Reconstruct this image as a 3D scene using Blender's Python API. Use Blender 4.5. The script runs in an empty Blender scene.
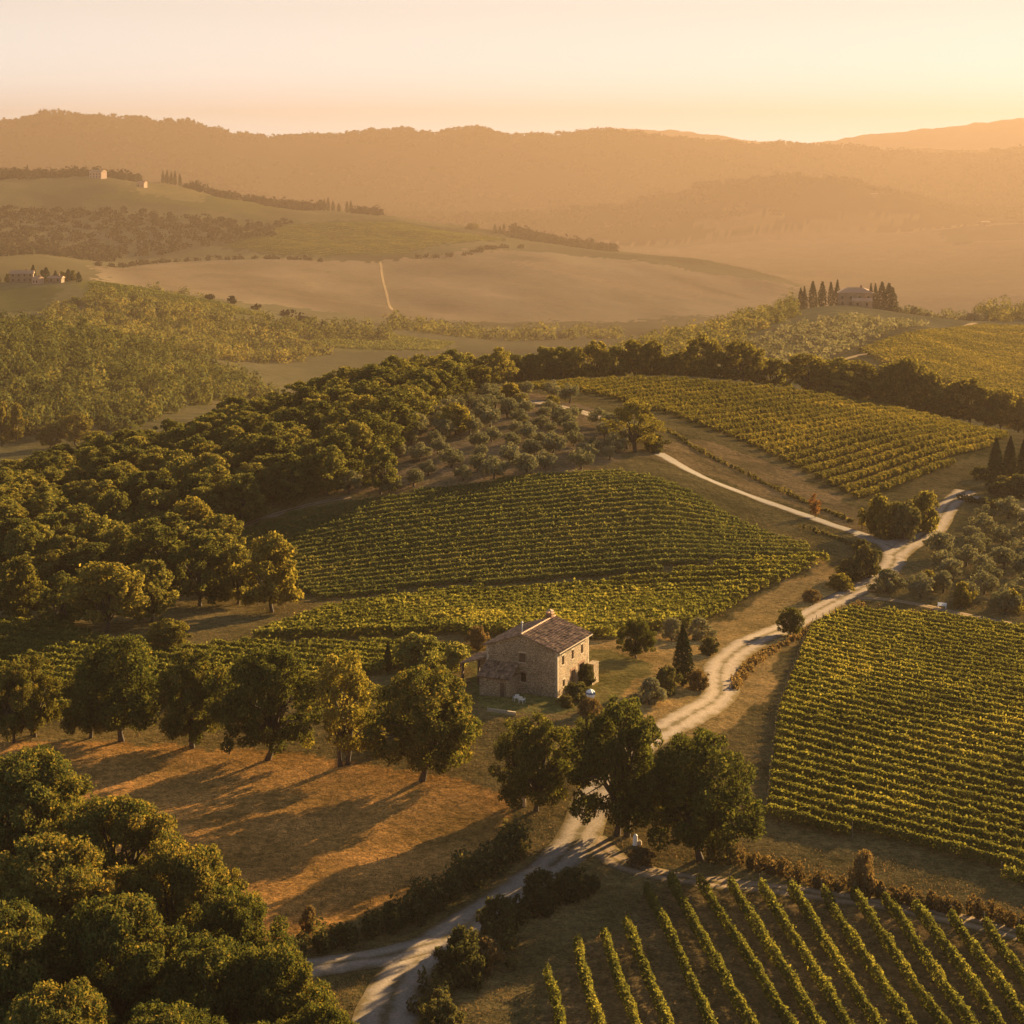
import bpy, math, random
import numpy as np

R = math.radians
rng = np.random.default_rng(7)
random.seed(7)
scene = bpy.context.scene
COL = scene.collection

# ------------------------------------------------------------------ camera
F, V0, H = 2000.0, 150.0, 75.0          # focal length in pixels, horizon row, eye height
cam = bpy.data.cameras.new('camera')
cam.sensor_width = 36.0
cam.lens = 36.0 * F / 1024.0
cam.shift_y = -(512.0 - V0) / 1024.0
cam.clip_start = 1.0
cam.clip_end = 60000.0
cam_ob = bpy.data.objects.new('camera', cam)
cam_ob.location = (0, 0, H)
cam_ob.rotation_euler = (R(90), 0, 0)
COL.objects.link(cam_ob)
scene.camera = cam_ob

# ------------------------------------------------------------------ sky, sun, exposure
SUN_AZ, SUN_EL = 39.0, 15.0             # azimuth measured from +Y towards +X
world = bpy.data.worlds.new('World')
scene.world = world
world.use_nodes = True
wn, wl = world.node_tree.nodes, world.node_tree.links
wn.clear()
sky = wn.new('ShaderNodeTexSky')
sky.sky_type = 'NISHITA'
sky.sun_disc = False
sky.sun_elevation = R(SUN_EL)
sky.sun_rotation = R(SUN_AZ)
sky.altitude = 300
sky.air_density = 1.0
sky.dust_density = 0.45
sky.ozone_density = 0.3
tint = wn.new('ShaderNodeMix')
tint.data_type = 'RGBA'
tint.blend_type = 'MULTIPLY'
tint.inputs['Factor'].default_value = 1.0
tint.inputs[7].default_value = (0.47, 0.46, 0.47, 1)
bg = wn.new('ShaderNodeBackground')
bg.inputs['Strength'].default_value = 0.05
wo = wn.new('ShaderNodeOutputWorld')
wl.new(sky.outputs[0], tint.inputs[6])
veil = wn.new('ShaderNodeMix')               # thin even evening veil over the whole sky
veil.data_type = 'RGBA'
vtc = wn.new('ShaderNodeTexCoord')
vsep = wn.new('ShaderNodeSeparateXYZ')
vmap = wn.new('ShaderNodeMapRange')
vmap.interpolation_type = 'SMOOTHSTEP'
for k_, q_ in zip(('From Min', 'From Max', 'To Min', 'To Max'), (0.04, 0.42, 0.93, 0.05)): vmap.inputs[k_].default_value = q_
wl.new(vtc.outputs['Generated'], vsep.inputs[0])
wl.new(vsep.outputs['Z'], vmap.inputs[0])
wl.new(vmap.outputs[0], veil.inputs['Factor'])
vr = wn.new('ShaderNodeValToRGB')
vr.color_ramp.elements.new(0.5)
for k_, (p_, c_) in enumerate([(0.0, (0.62, 0.86, 0.92)), (0.025, (0.50, 0.56, 0.58)), (0.07, (0.415, 0.395, 0.37))]):
    vr.color_ramp.elements[k_].position = p_; vr.color_ramp.elements[k_].color = (*c_, 1)
vsc = wn.new('ShaderNodeVectorMath'); vsc.operation = 'SCALE'; vsc.inputs['Scale'].default_value = 7.0
wl.new(vsep.outputs['Z'], vr.inputs[0]); wl.new(vr.outputs[0], vsc.inputs[0]); wl.new(vsc.outputs[0], veil.inputs[7])
wl.new(tint.outputs[2], veil.inputs[6])
wl.new(veil.outputs[2], bg.inputs['Color'])
wl.new(bg.outputs[0], wo.inputs['Surface'])

sun = bpy.data.lights.new('sun', 'SUN')
sun.energy = 5.0
sun.angle = R(0.5)
sun.color = (1.0, 0.69, 0.33)
sun_ob = bpy.data.objects.new('sun', sun)
sun_ob.rotation_euler = (R(90 - SUN_EL), 0, R(180 - SUN_AZ))
COL.objects.link(sun_ob)

scene.view_settings.view_transform = 'Standard'
scene.view_settings.look = 'None'
scene.view_settings.gamma = 1.0
scene.view_settings.use_curve_mapping = False
scene.view_settings.exposure = 2.7
scene.cycles.max_bounces = 6
scene.cycles.diffuse_bounces = 2
scene.cycles.transmission_bounces = 3
scene.cycles.volume_bounces = 1
scene.cycles.transparent_max_bounces = 8

# ------------------------------------------------------------------ numeric helpers
def pchip(x, y, xi):
    """monotone cubic interpolation"""
    h = np.diff(x); d = np.diff(y) / h
    m = np.zeros_like(y)
    s = d[:-1] * d[1:] > 0
    w1 = 2 * h[1:] + h[:-1]; w2 = h[1:] + 2 * h[:-1]
    with np.errstate(divide='ignore', invalid='ignore'):
        mm = (w1 + w2) / (w1 / d[:-1] + w2 / d[1:])
    m[1:-1] = np.where(s, mm, 0)
    m[0], m[-1] = d[0], d[-1]
    k = np.clip(np.searchsorted(x, xi) - 1, 0, len(x) - 2)
    t = (xi - x[k]) / h[k]
    t2, t3 = t * t, t * t * t
    return ((2 * t3 - 3 * t2 + 1) * y[k] + (t3 - 2 * t2 + t) * h[k] * m[k]
            + (-2 * t3 + 3 * t2) * y[k + 1] + (t3 - t2) * h[k] * m[k + 1])

_perm = np.random.default_rng(3).random((256, 256)).astype(np.float64)
def vnoise(x, y):
    xi, yi = np.floor(x).astype(int), np.floor(y).astype(int)
    fx, fy = x - xi, y - yi
    fx, fy = fx * fx * (3 - 2 * fx), fy * fy * (3 - 2 * fy)
    a = _perm[xi & 255, yi & 255]; b = _perm[(xi + 1) & 255, yi & 255]
    c = _perm[xi & 255, (yi + 1) & 255]; d = _perm[(xi + 1) & 255, (yi + 1) & 255]
    return (a * (1 - fx) + b * fx) * (1 - fy) + (c * (1 - fx) + d * fx) * fy - 0.5
def fbm(x, y, o=4):
    s, a = 0, 1.0
    for i in range(o):
        s = s + a * vnoise(x * 2 ** i + 17.3 * i, y * 2 ** i + 5.1 * i); a *= 0.5
    return s

# ------------------------------------------------------------------ terrain
# Each contour line: list of (bearing as image column, distance in metres, height as image row or ('z', metres below eye))
def zz(v): return ('z', v)
def S(y):
    """survey distance -> metres: the country beyond the near hill lies farther off"""
    return np.asarray(y, float) * np.interp(y, [640, 1000, 1330, 1900, 2300, 5200], [1, 1.5, 1.5, 1.9, 1.95, 1.5])
FS = 1.5                                 # sizes out there grow alike
def fs_at(y): return 1.9 if 2600 < y < 6500 else 1.5
LINES = [
 [(-400, 40, zz(-60)), (1424, 40, zz(-60))],
 [(-400, 110, zz(-70)), (1424, 110, zz(-70))],
 [(-400, 165, zz(-73)), (512, 168, zz(-73.4)), (1424, 168, zz(-73.4))],
 [(-400, 205, zz(-73.2)), (512, 205, zz(-73.9)), (1424, 205, zz(-74.6))],
 [(-400, 250, 742), (0, 250, 740), (260, 247, 745), (512, 252, 718), (640, 252, 724), (770, 252, 738), (900, 252, 740), (1424, 252, 742)],
 [(-400, 302, 645), (0, 302, 642), (260, 302, 640), (512, 302, 639), (640, 302, 640), (900, 304, 652), (1424, 306, 655)],
 [(-400, 335, 602), (260, 335, 600), (512, 335, 600), (640, 338, 600), (900, 345, 600), (1024, 345, 602), (1424, 345, 605)],
 [(-400, 362, 575), (0, 366, 560), (130, 366, 556), (260, 365, 548), (390, 365, 542), (512, 366, 540), (640, 368, 540), (770, 376, 545), (900, 392, 540), (1024, 390, 552), (1424, 390, 560)],
 [(-400, 375, 568), (0, 385, 545), (130, 390, 525), (260, 396, 497), (390, 400, 482), (512, 402, 478), (640, 404, 478), (770, 425, 490), (900, 440, 492), (1024, 435, 500), (1424, 430, 515)],
 [(-400, 410, 560), (0, 430, 512), (130, 438, 490), (260, 445, 460), (390, 448, 438), (512, 454, 428), (640, 470, 430), (770, 488, 440), (900, 502, 442), (1024, 505, 452), (1424, 500, 480)],
 [(-400, 450, 560), (0, 460, 496), (130, 482, 470), (260, 502, 432), (390, 512, 400), (512, 562, 384), (640, 582, 377), (770, 592, 386), (900, 592, 411), (1024, 588, 433), (1424, 580, 470)],
 [(-400, 640, zz(-112)), (260, 650, zz(-104)), (390, 650, zz(-97)), (512, 660, zz(-90)), (640, 660, zz(-88)), (900, 650, zz(-92)), (1024, 650, zz(-94)), (1424, 650, zz(-100))],
 [(-400, 740, 450), (0, 740, 442), (130, 755, 430), (260, 770, 422), (390, 780, zz(-108)), (512, 780, zz(-103)), (640, 770, zz(-95)), (770, 760, 382), (900, 760, 372), (1024, 745, 398), (1424, 740, 420)],
 [(-400, 880, 325), (0, 900, 334), (130, 910, 352), (260, 920, 388), (390, 920, zz(-118)), (512, 930, zz(-114)), (600, 930, 368), (640, 950, 350), (700, 970, 336), (770, 985, 316), (840, 1000, 305), (900, 995, 314), (960, 985, 322), (1024, 980, 326), (1424, 980, 330)],
 [(-400, 1090, zz(-92)), (0, 1090, zz(-96)), (130, 1090, zz(-100)), (260, 1090, zz(-112)), (390, 1100, zz(-118)), (512, 1110, zz(-121)), (770, 1120, zz(-115)), (900, 1120, zz(-105)), (960, 1110, zz(-98)), (1024, 1110, zz(-93)), (1424, 1110, zz(-95))],
 [(-400, 1250, 276), (0, 1255, 284), (60, 1255, 282), (90, 1258, 282), (130, 1262, 287), (215, 1270, 301), (300, 1280, 322), (390, 1290, 334), (460, 1290, 343), (512, 1300, zz(-128)), (900, 1300, zz(-128)), (1424, 1300, zz(-125))],
 [(-400, 1440, zz(-105)), (0, 1440, zz(-105)), (260, 1460, zz(-122)), (390, 1470, zz(-130)), (512, 1480, zz(-134)), (900, 1480, zz(-140)), (1424, 1480, zz(-135))],
 [(-400, 1620, 262), (0, 1620, 268), (130, 1600, 287), (260, 1600, 303), (390, 1600, 318), (512, 1620, 322), (640, 1650, 322), (770, 1680, 322), (900, 1700, 322), (1424, 1700, 320)],
 [(-400, 1850, 235), (0, 1850, 242), (130, 1820, 262), (260, 1820, 258), (390, 1850, 258), (512, 1900, 255), (640, 1950, 262), (770, 2000, 280), (850, 2000, 300), (900, 2000, zz(-150)), (1424, 2000, zz(-145))],
 [(-400, 2200, 172), (0, 2200, 179), (100, 2200, 178), (160, 2200, 186), (260, 2200, 203), (390, 2200, 218), (512, 2200, 237), (600, 2200, 250), (640, 2200, 256), (770, 2250, 279), (850, 2300, 296), (900, 2300, zz(-160)), (1424, 2300, zz(-155))],
 [(-400, 2750, zz(-95)), (0, 2750, zz(-95)), (390, 2750, zz(-125)), (512, 2750, zz(-140)), (640, 2750, zz(-156)), (770, 2750, 274), (900, 2750, 272), (1024, 2750, 262), (1424, 2750, 255)],
 [(-400, 3600, zz(-120)), (390, 3600, zz(-150)), (512, 3600, 262), (640, 3600, 256), (770, 3600, 254), (900, 3600, 250), (1024, 3600, 240), (1424, 3600, 235)],
 [(-400, 4200, zz(-170)), (390, 4200, zz(-200)), (512, 4200, 252), (640, 4200, 247), (770, 4200, 243), (860, 4200, 240), (910, 4200, 235), (960, 4200, 226), (1024, 4200, 221), (1424, 4200, 215)],
 [(-400, 4550, zz(-170)), (390, 4550, zz(-215)), (512, 4550, zz(-232)), (640, 4550, zz(-228)), (770, 4550, zz(-212)), (900, 4550, zz(-205)), (960, 4550, zz(-190)), (1024, 4550, zz(-180)), (1424, 4550, zz(-175))],
 [(-400, 5200, 200), (0, 5200, 198), (260, 5200, 205), (512, 5200, 215), (600, 5200, 207), (640, 5200, 200), (700, 5200, 187), (752, 5200, 178), (812, 5200, 173), (872, 5200, 187), (920, 5200, 200), (962, 5200, 211), (1024, 5200, 214), (1424, 5200, 210)],
 [(-400, 5600, 198), (0, 5600, 196), (260, 5600, 203), (512, 5600, 210), (600, 5600, 206), (640, 5600, 204), (700, 5600, 197), (752, 5600, 192), (812, 5600, 189), (872, 5600, 195), (920, 5600, 200), (962, 5600, 205), (1024, 5600, 206), (1424, 5600, 204)],
 [(-400, 6150, 165), (0, 6150, 166), (260, 6150, 178), (390, 6150, 184), (512, 6150, 187), (640, 6150, 182), (770, 6150, 177), (900, 6150, 178), (1024, 6150, 172), (1424, 6150, 168)],
 [(-400, 6800, 128), (-100, 6800, 125), (0, 6800, 122), (60, 6800, 115), (95, 6800, 116), (140, 6800, 119), (200, 6800, 126), (262, 6800, 137), (330, 6800, 136), (360, 6800, 132), (390, 6800, 131), (430, 6800, 134), (475, 6800, 129), (512, 6800, 135), (600, 6800, 133), (640, 6800, 136), (700, 6800, 143), (770, 6800, 147), (850, 6800, 150), (900, 6800, 153), (940, 6800, 156), (985, 6800, 153), (1024, 6800, 149), (1424, 6800, 146)],
 [(-400, 7500, zz(-20)), (1424, 7500, zz(-20))],
 [(-400, 9000, 170), (560, 9300, 140), (625, 9300, 129), (690, 9300, 133), (760, 9300, 142), (800, 9100, 143), (850, 9000, 138), (930, 9000, 129), (1024, 9000, 121), (1200, 9000, 112), (1424, 9000, 112)],
 [(-400, 10200, zz(-100)), (1424, 10200, zz(-100))],
]
NT, NY = 640, 1250
TS = np.linspace(-0.50, 0.50, NT)
LY = np.linspace(math.log(42), math.log(15700), NY)
YS = np.exp(LY)
knotL, knotZ = [], []
for line in LINES:
    u = np.array([p[0] for p in line], float)
    Y0 = np.array([p[1] for p in line], float); Y = S(Y0)
    z = np.array([p[2][1] * (Y[k] / Y0[k]) if isinstance(p[2], tuple) else (V0 - p[2]) / F * Y[k] for k, p in enumerate(line)])
    t = (u - 512) / F
    if len(u) > 2:
        knotL.append(pchip(t, np.log(Y), np.clip(TS, t[0], t[-1])))
        knotZ.append(pchip(t, z, np.clip(TS, t[0], t[-1])))
    else:
        knotL.append(np.interp(TS, t, np.log(Y)))
        knotZ.append(np.interp(TS, t, z))
knotL, knotZ = np.array(knotL), np.array(knotZ)
ZG = np.empty((NY, NT))
for j in range(NT):
    ZG[:, j] = pchip(knotL[:, j], knotZ[:, j], np.clip(LY, knotL[0, j], knotL[-1, j]))
XG = YS[:, None] * TS[None, :]
YG = np.repeat(YS[:, None], NT, 1)
_amp = np.interp(YG, [50, 300, 700, 1950, 4200, 10200, 13000], [0.5, 0.5, 1.2, 3.7, 9, 22, 24])
ZG += _amp * fbm(XG / 18.0, YG / 18.0, 3) * np.clip(1 - YG / 700, 0, 1)
ZG += _amp * fbm(XG / 120.0 + 3, YG / 120.0, 4) * np.clip((YG - 500) / 900, 0, 1)
ZG += _amp * 1.2 * fbm(XG / 630.0 + 9, YG / 630.0, 4) * np.clip((YG - 2200) / 2200, 0, 1)
ZG += 105 * fbm(XG / 800.0 + 4, YG / 2200.0 + 2, 3) * np.clip((YG - 7050) / 1300, 0, 1) * np.clip((9750 - YG) / 1000, 0, 1)
ZG += 15 * fbm(XG / 480.0 + 1.5, YG / 620.0 + 8, 3) * np.clip((YG - 2500) / 500, 0, 1) * np.clip((5200 - YG) / 600, 0, 1)
ZG += H

def hgt(x, y):
    x = np.asarray(x, float); y = np.maximum(np.asarray(y, float), 43)
    a = (np.clip(x / y, TS[0], TS[-1]) - TS[0]) / (TS[1] - TS[0])
    b = (np.clip(np.log(y), LY[0], LY[-1]) - LY[0]) / (LY[1] - LY[0])
    i = np.clip(a.astype(int), 0, NT - 2); j = np.clip(b.astype(int), 0, NY - 2)
    fa, fb = a - i, b - j
    return (ZG[j, i] * (1 - fa) + ZG[j, i + 1] * fa) * (1 - fb) + (ZG[j + 1, i] * (1 - fa) + ZG[j + 1, i + 1] * fa) * fb

_lys = np.linspace(math.log(60), math.log(15500), 6500)
_yys = np.exp(_lys)
def P(u, v, ymin=0):
    """the ground point seen at pixel (u, v) -> x, y, z"""
    ymin = float(S(ymin))
    t = (u - 512) / F
    vv = V0 + F * (H - hgt(t * _yys, _yys)) / _yys
    ok = np.nonzero((vv <= v) & (_yys >= ymin))[0]
    if len(ok) == 0:
        k = len(_yys) - 1
    else:
        k = ok[0]
    y = _yys[k]
    if k > 0 and vv[k - 1] > v and _yys[k - 1] >= ymin:
        f = (vv[k - 1] - v) / max(1e-9, vv[k - 1] - vv[k])
        y = _yys[k - 1] + f * (_yys[k] - _yys[k - 1])
    return np.array([t * y, y, float(hgt(t * y, y))])
def at(u, y):
    y = float(S(y))
    x = (u - 512) / F * y
    return np.array([x, y, float(hgt(x, y))])
def PW(pts, ymin=0):
    return np.array([P(u, v, ymin)[:2] for u, v in pts])

def inside(poly, x, y):
    """points in polygon, in (bearing, log distance) space"""
    px, py = poly[:, 0] / poly[:, 1], np.log(poly[:, 1])
    tx, ty = x / y, np.log(y)
    r = np.zeros(np.shape(tx), bool)
    j = len(px) - 1
    for i in range(len(px)):
        c = (py[i] > ty) != (py[j] > ty)
        with np.errstate(divide='ignore', invalid='ignore'):
            xx = (px[j] - px[i]) * (ty - py[i]) / (py[j] - py[i] + 1e-12) + px[i]
        r ^= c & (tx < xx)
        j = i
    return r

# ------------------------------------------------------------------ mesh helpers
def mesh_np(name, v, f, mats, attrs=None, smooth=False, midx=None):
    v = np.asarray(v, np.float32); f = np.asarray(f, np.int32)
    me = bpy.data.meshes.new(name)
    n, k = f.shape
    me.vertices.add(len(v)); me.vertices.foreach_set('co', v.ravel())
    me.loops.add(n * k); me.loops.foreach_set('vertex_index', f.ravel())
    me.polygons.add(n)
    me.polygons.foreach_set('loop_start', np.arange(0, n * k, k, dtype=np.int32))
    me.polygons.foreach_set('loop_total', np.full(n, k, np.int32))
    if midx is not None:
        me.polygons.foreach_set('material_index', np.asarray(midx, np.int32))
    me.polygons.foreach_set('use_smooth', np.full(n, smooth))
    for nm, dom, typ, data in (attrs or []):
        a = me.attributes.new(nm, typ, dom)
        a.data.foreach_set('color' if typ == 'FLOAT_COLOR' else 'value', np.asarray(data, np.float32).ravel())
    for m in mats:
        me.materials.append(m)
    me.update(calc_edges=True)
    me.validate()
    return me

class MB:
    """collects boxes, tubes and faces into one mesh (any polygon size)"""
    def __init__(s): s.v, s.f, s.m = [], [], []
    def add(s, v, f, m=0):
        o = len(s.v); s.v += [tuple(p) for p in v]
        s.f += [tuple(i + o for i in q) for q in f]; s.m += [m] * len(f)
    def box(s, a, b, m=0):
        (x0, y0, z0), (x1, y1, z1) = a, b
        s.add([(x0, y0, z0), (x1, y0, z0), (x1, y1, z0), (x0, y1, z0), (x0, y0, z1), (x1, y0, z1), (x1, y1, z1), (x0, y1, z1)],
              [(0, 3, 2, 1), (4, 5, 6, 7), (0, 1, 5, 4), (1, 2, 6, 5), (2, 3, 7, 6), (3, 0, 4, 7)], m)
    def tube(s, pts, rad, n=7, m=0, cap=True):
        pts = [np.array(p, float) for p in pts]; rings = []
        for i, p in enumerate(pts):
            d = pts[min(i + 1, len(pts) - 1)] - pts[max(i - 1, 0)]
            d /= np.linalg.norm(d) + 1e-9
            a = np.cross(d, (0, 0, 1.0) if abs(d[2]) < 0.9 else (1.0, 0, 0)); a /= np.linalg.norm(a)
            b = np.cross(d, a)
            rings += [p + rad[i] * (math.cos(2 * math.pi * k / n) * a + math.sin(2 * math.pi * k / n) * b) for k in range(n)]
        fs = [(i * n + k, i * n + (k + 1) % n, (i + 1) * n + (k + 1) % n, (i + 1) * n + k) for i in range(len(pts) - 1) for k in range(n)]
        if cap:
            fs += [tuple(range(n - 1, -1, -1)), tuple((len(pts) - 1) * n + k for k in range(n))]
        s.add(rings, fs, m)
    def mesh(s, name, mats, smooth=False):
        me = bpy.data.meshes.new(name)
        me.from_pydata(s.v, [], s.f)
        for m in mats: me.materials.append(m)
        me.polygons.foreach_set('material_index', s.m)
        me.polygons.foreach_set('use_smooth', [smooth] * len(s.f))
        me.update()
        return me

def link(name, me, parent=None, loc=None):
    o = bpy.data.objects.new(name, me)
    COL.objects.link(o)
    if parent: o.parent = parent
    if loc is not None: o.location = loc
    return o
def tag(o, label, cat, group=None, kind=None):
    o['label'] = label; o['category'] = cat
    if group: o['group'] = group
    if kind: o['kind'] = kind
    return o
def struct(name, me, label=None, cat=None):
    o = link(name, me); o['kind'] = 'structure'
    if label: o['label'] = label; o['category'] = cat
    return o
def empty(name, loc, rz=0, sc=(1, 1, 1)):
    o = bpy.data.objects.new(name, None)
    o.empty_display_size = 0.5
    o.location = loc; o.rotation_euler = (0, 0, rz); o.scale = sc
    COL.objects.link(o)
    return o

# ------------------------------------------------------------------ materials
def newmat(name):
    m = bpy.data.materials.new(name); m.use_nodes = True
    nt = m.node_tree; nt.nodes.clear()
    out = nt.nodes.new('ShaderNodeOutputMaterial')
    return m, nt, nt.nodes, nt.links, out
def N(nt, typ, **kw):
    n = nt.nodes.new(typ)
    for k, v in kw.items(): setattr(n, k, v)
    return n
def noise(nt, vec, scale, detail=4, rough=0.55):
    n = N(nt, 'ShaderNodeTexNoise'); n.inputs['Scale'].default_value = scale
    n.inputs['Detail'].default_value = detail; n.inputs['Roughness'].default_value = rough
    if vec is not None: nt.links.new(vec, n.inputs['Vector'])
    return n
def ramp(nt, fac, stops):
    r = N(nt, 'ShaderNodeValToRGB')
    e = r.color_ramp.elements
    while len(e) < len(stops): e.new(0.5)
    for i, (p, c) in enumerate(stops):
        e[i].position = p; e[i].color = (*c, 1) if len(c) == 3 else c
    nt.links.new(fac, r.inputs[0])
    return r
def mixc(nt, a, b, fac, mode='MIX'):
    n = N(nt, 'ShaderNodeMix', data_type='RGBA', blend_type=mode)
    for sock, val in ((6, a), (7, b), (0, fac)):
        if hasattr(val, 'is_output') or isinstance(val, bpy.types.NodeSocket): nt.links.new(val, n.inputs[sock])
        elif isinstance(val, (int, float)): n.inputs[sock].default_value = val
        else: n.inputs[sock].default_value = (*val, 1)
    return n.outputs[2]
def math_(nt, op, a, b=0.0):
    n = N(nt, 'ShaderNodeMath', operation=op)
    for i, val in enumerate((a, b)):
        if isinstance(val, bpy.types.NodeSocket): nt.links.new(val, n.inputs[i])
        else: n.inputs[i].default_value = val
    return n.outputs[0]

def leaf_mat(name, dark, mid, light, trans=0.35, patch=None, patch_scale=0.03, warm=(1.5, 1.2, 0.62), objvar=0.25):
    """leaves: colour spread per leaf and per plant, light coming through them"""
    m, nt, nodes, L, out = newmat(name)
    at_ = N(nt, 'ShaderNodeAttribute', attribute_name='lv')
    oi = N(nt, 'ShaderNodeObjectInfo')
    f = math_(nt, 'ADD', at_.outputs['Fac'], math_(nt, 'MULTIPLY', math_(nt, 'SUBTRACT', oi.outputs['Random'], 0.5), objvar * 2))
    geo = N(nt, 'ShaderNodeNewGeometry')
    if patch is not None:
        nz = noise(nt, geo.outputs['Position'], patch_scale, 3)
        f = math_(nt, 'ADD', f, math_(nt, 'MULTIPLY', math_(nt, 'SUBTRACT', nz.outputs['Fac'], 0.5), patch))
    c = ramp(nt, f, [(0.0, dark), (0.5, mid), (1.0, light)]).outputs[0]
    dif = N(nt, 'ShaderNodeBsdfDiffuse'); L.new(c, dif.inputs[0])
    tr = N(nt, 'ShaderNodeBsdfTranslucent')
    L.new(mixc(nt, c, warm, 1.0, 'MULTIPLY'), tr.inputs[0])
    mx = N(nt, 'ShaderNodeMixShader'); mx.inputs[0].default_value = trans
    L.new(dif.outputs[0], mx.inputs[1]); L.new(tr.outputs[0], mx.inputs[2])
    L.new(mx.outputs[0], out.inputs[0])
    return m

def rough_mat(name, c1, c2, scale=3.0, bump=0.3, dist=0.03, rough=0.9, c3=None, scale2=0.4):
    m, nt, nodes, L, out = newmat(name)
    tc = N(nt, 'ShaderNodeTexCoord')
    nz = noise(nt, tc.outputs['Object'], scale, 6)
    c = ramp(nt, nz.outputs['Fac'], [(0.3, c1), (0.7, c2)]).outputs[0]
    if c3 is not None:
        n2 = noise(nt, tc.outputs['Object'], scale2, 4)
        c = mixc(nt, c, c3, ramp(nt, n2.outputs['Fac'], [(0.45, (0, 0, 0)), (0.65, (1, 1, 1))]).outputs[0])
    b = N(nt, 'ShaderNodeBsdfPrincipled'); b.inputs['Roughness'].default_value = rough
    b.inputs['Specular IOR Level'].default_value = 0.2
    L.new(c, b.inputs['Base Color'])
    bp = N(nt, 'ShaderNodeBump'); bp.inputs['Strength'].default_value = bump; bp.inputs['Distance'].default_value = dist
    L.new(nz.outputs['Fac'], bp.inputs['Height']); L.new(bp.outputs[0], b.inputs['Normal'])
    L.new(b.outputs[0], out.inputs[0])
    return m

M_bark = rough_mat('bark', (0.028, 0.021, 0.016), (0.062, 0.046, 0.033), 6, 0.6, 0.05)
M_oak = leaf_mat('oak_leaves', (0.027, 0.037, 0.012), (0.060, 0.071, 0.021), (0.165, 0.132, 0.036), 0.42, warm=(1.8, 1.4, 0.62))
M_far = leaf_mat('far_leaves', (0.018, 0.019, 0.009), (0.026, 0.027, 0.013), (0.038, 0.037, 0.019), 0.05)
M_farwood = leaf_mat('far_wood_leaves', (0.050, 0.060, 0.020), (0.11, 0.115, 0.036), (0.21, 0.185, 0.055), 0.25)
M_wood = leaf_mat('woodland_leaves', (0.050, 0.058, 0.018), (0.090, 0.098, 0.028), (0.155, 0.145, 0.040), 0.45, objvar=0.4)
M_golden = leaf_mat('golden_leaves', (0.055, 0.054, 0.015), (0.11, 0.1, 0.0255), (0.22, 0.18, 0.042), 0.45, warm=(1.5, 1.3, 0.62))
M_olive = leaf_mat('olive_leaves', (0.075, 0.08, 0.042), (0.13, 0.13, 0.07), (0.21, 0.195, 0.11), 0.28, warm=(1.2, 1.05, 0.7))
M_pale = leaf_mat('pale_leaves', (0.07, 0.085, 0.027), (0.14, 0.15, 0.045), (0.24, 0.23, 0.0675), 0.45)  # lighter leaves: sunlit look of the willow bushes put into their colour
M_cyp = leaf_mat('cypress_leaves', (0.014, 0.02, 0.007), (0.028, 0.036, 0.014), (0.05, 0.055, 0.024), 0.15)
M_shrub = leaf_mat('shrub_leaves', (0.03, 0.036, 0.015), (0.06, 0.066, 0.027), (0.13, 0.115, 0.045), 0.35, objvar=0.35)
M_hedge = leaf_mat('dry_hedge_leaves', (0.065, 0.052, 0.0255), (0.125, 0.094, 0.0435), (0.2, 0.15, 0.072), 0.35)
M_rust = leaf_mat('rust_leaves', (0.10, 0.055, 0.022), (0.15, 0.082, 0.034), (0.21, 0.12, 0.05), 0.4)
M_grass = leaf_mat('dry_grass_blades', (0.12, 0.085, 0.042), (0.2, 0.132, 0.069), (0.28, 0.19, 0.105), 0.2, patch=1.2, patch_scale=0.06, warm=(1.1, 1.0, 0.7))
M_vine_gold = leaf_mat('vine_leaves_gold', (0.045, 0.052, 0.015), (0.10, 0.108, 0.028), (0.26, 0.232, 0.052), 0.45, warm=(1.5, 1.25, 0.62), patch=1.3, patch_scale=0.05, objvar=0.05)
M_vine_hill = leaf_mat('vine_leaves_hill', (0.045, 0.052, 0.015), (0.12, 0.11, 0.027), (0.3, 0.24, 0.051), 0.28, warm=(1.5, 1.25, 0.62), patch=1.2, patch_scale=0.04, objvar=0.05)
M_vine_green = leaf_mat('vine_leaves_green', (0.05, 0.066, 0.024), (0.092, 0.108, 0.036), (0.17, 0.16, 0.051), 0.35, patch=1.4, patch_scale=0.035, objvar=0.05)
M_post = rough_mat('weathered_post', (0.10, 0.075, 0.05), (0.19, 0.15, 0.11), 8)

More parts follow.
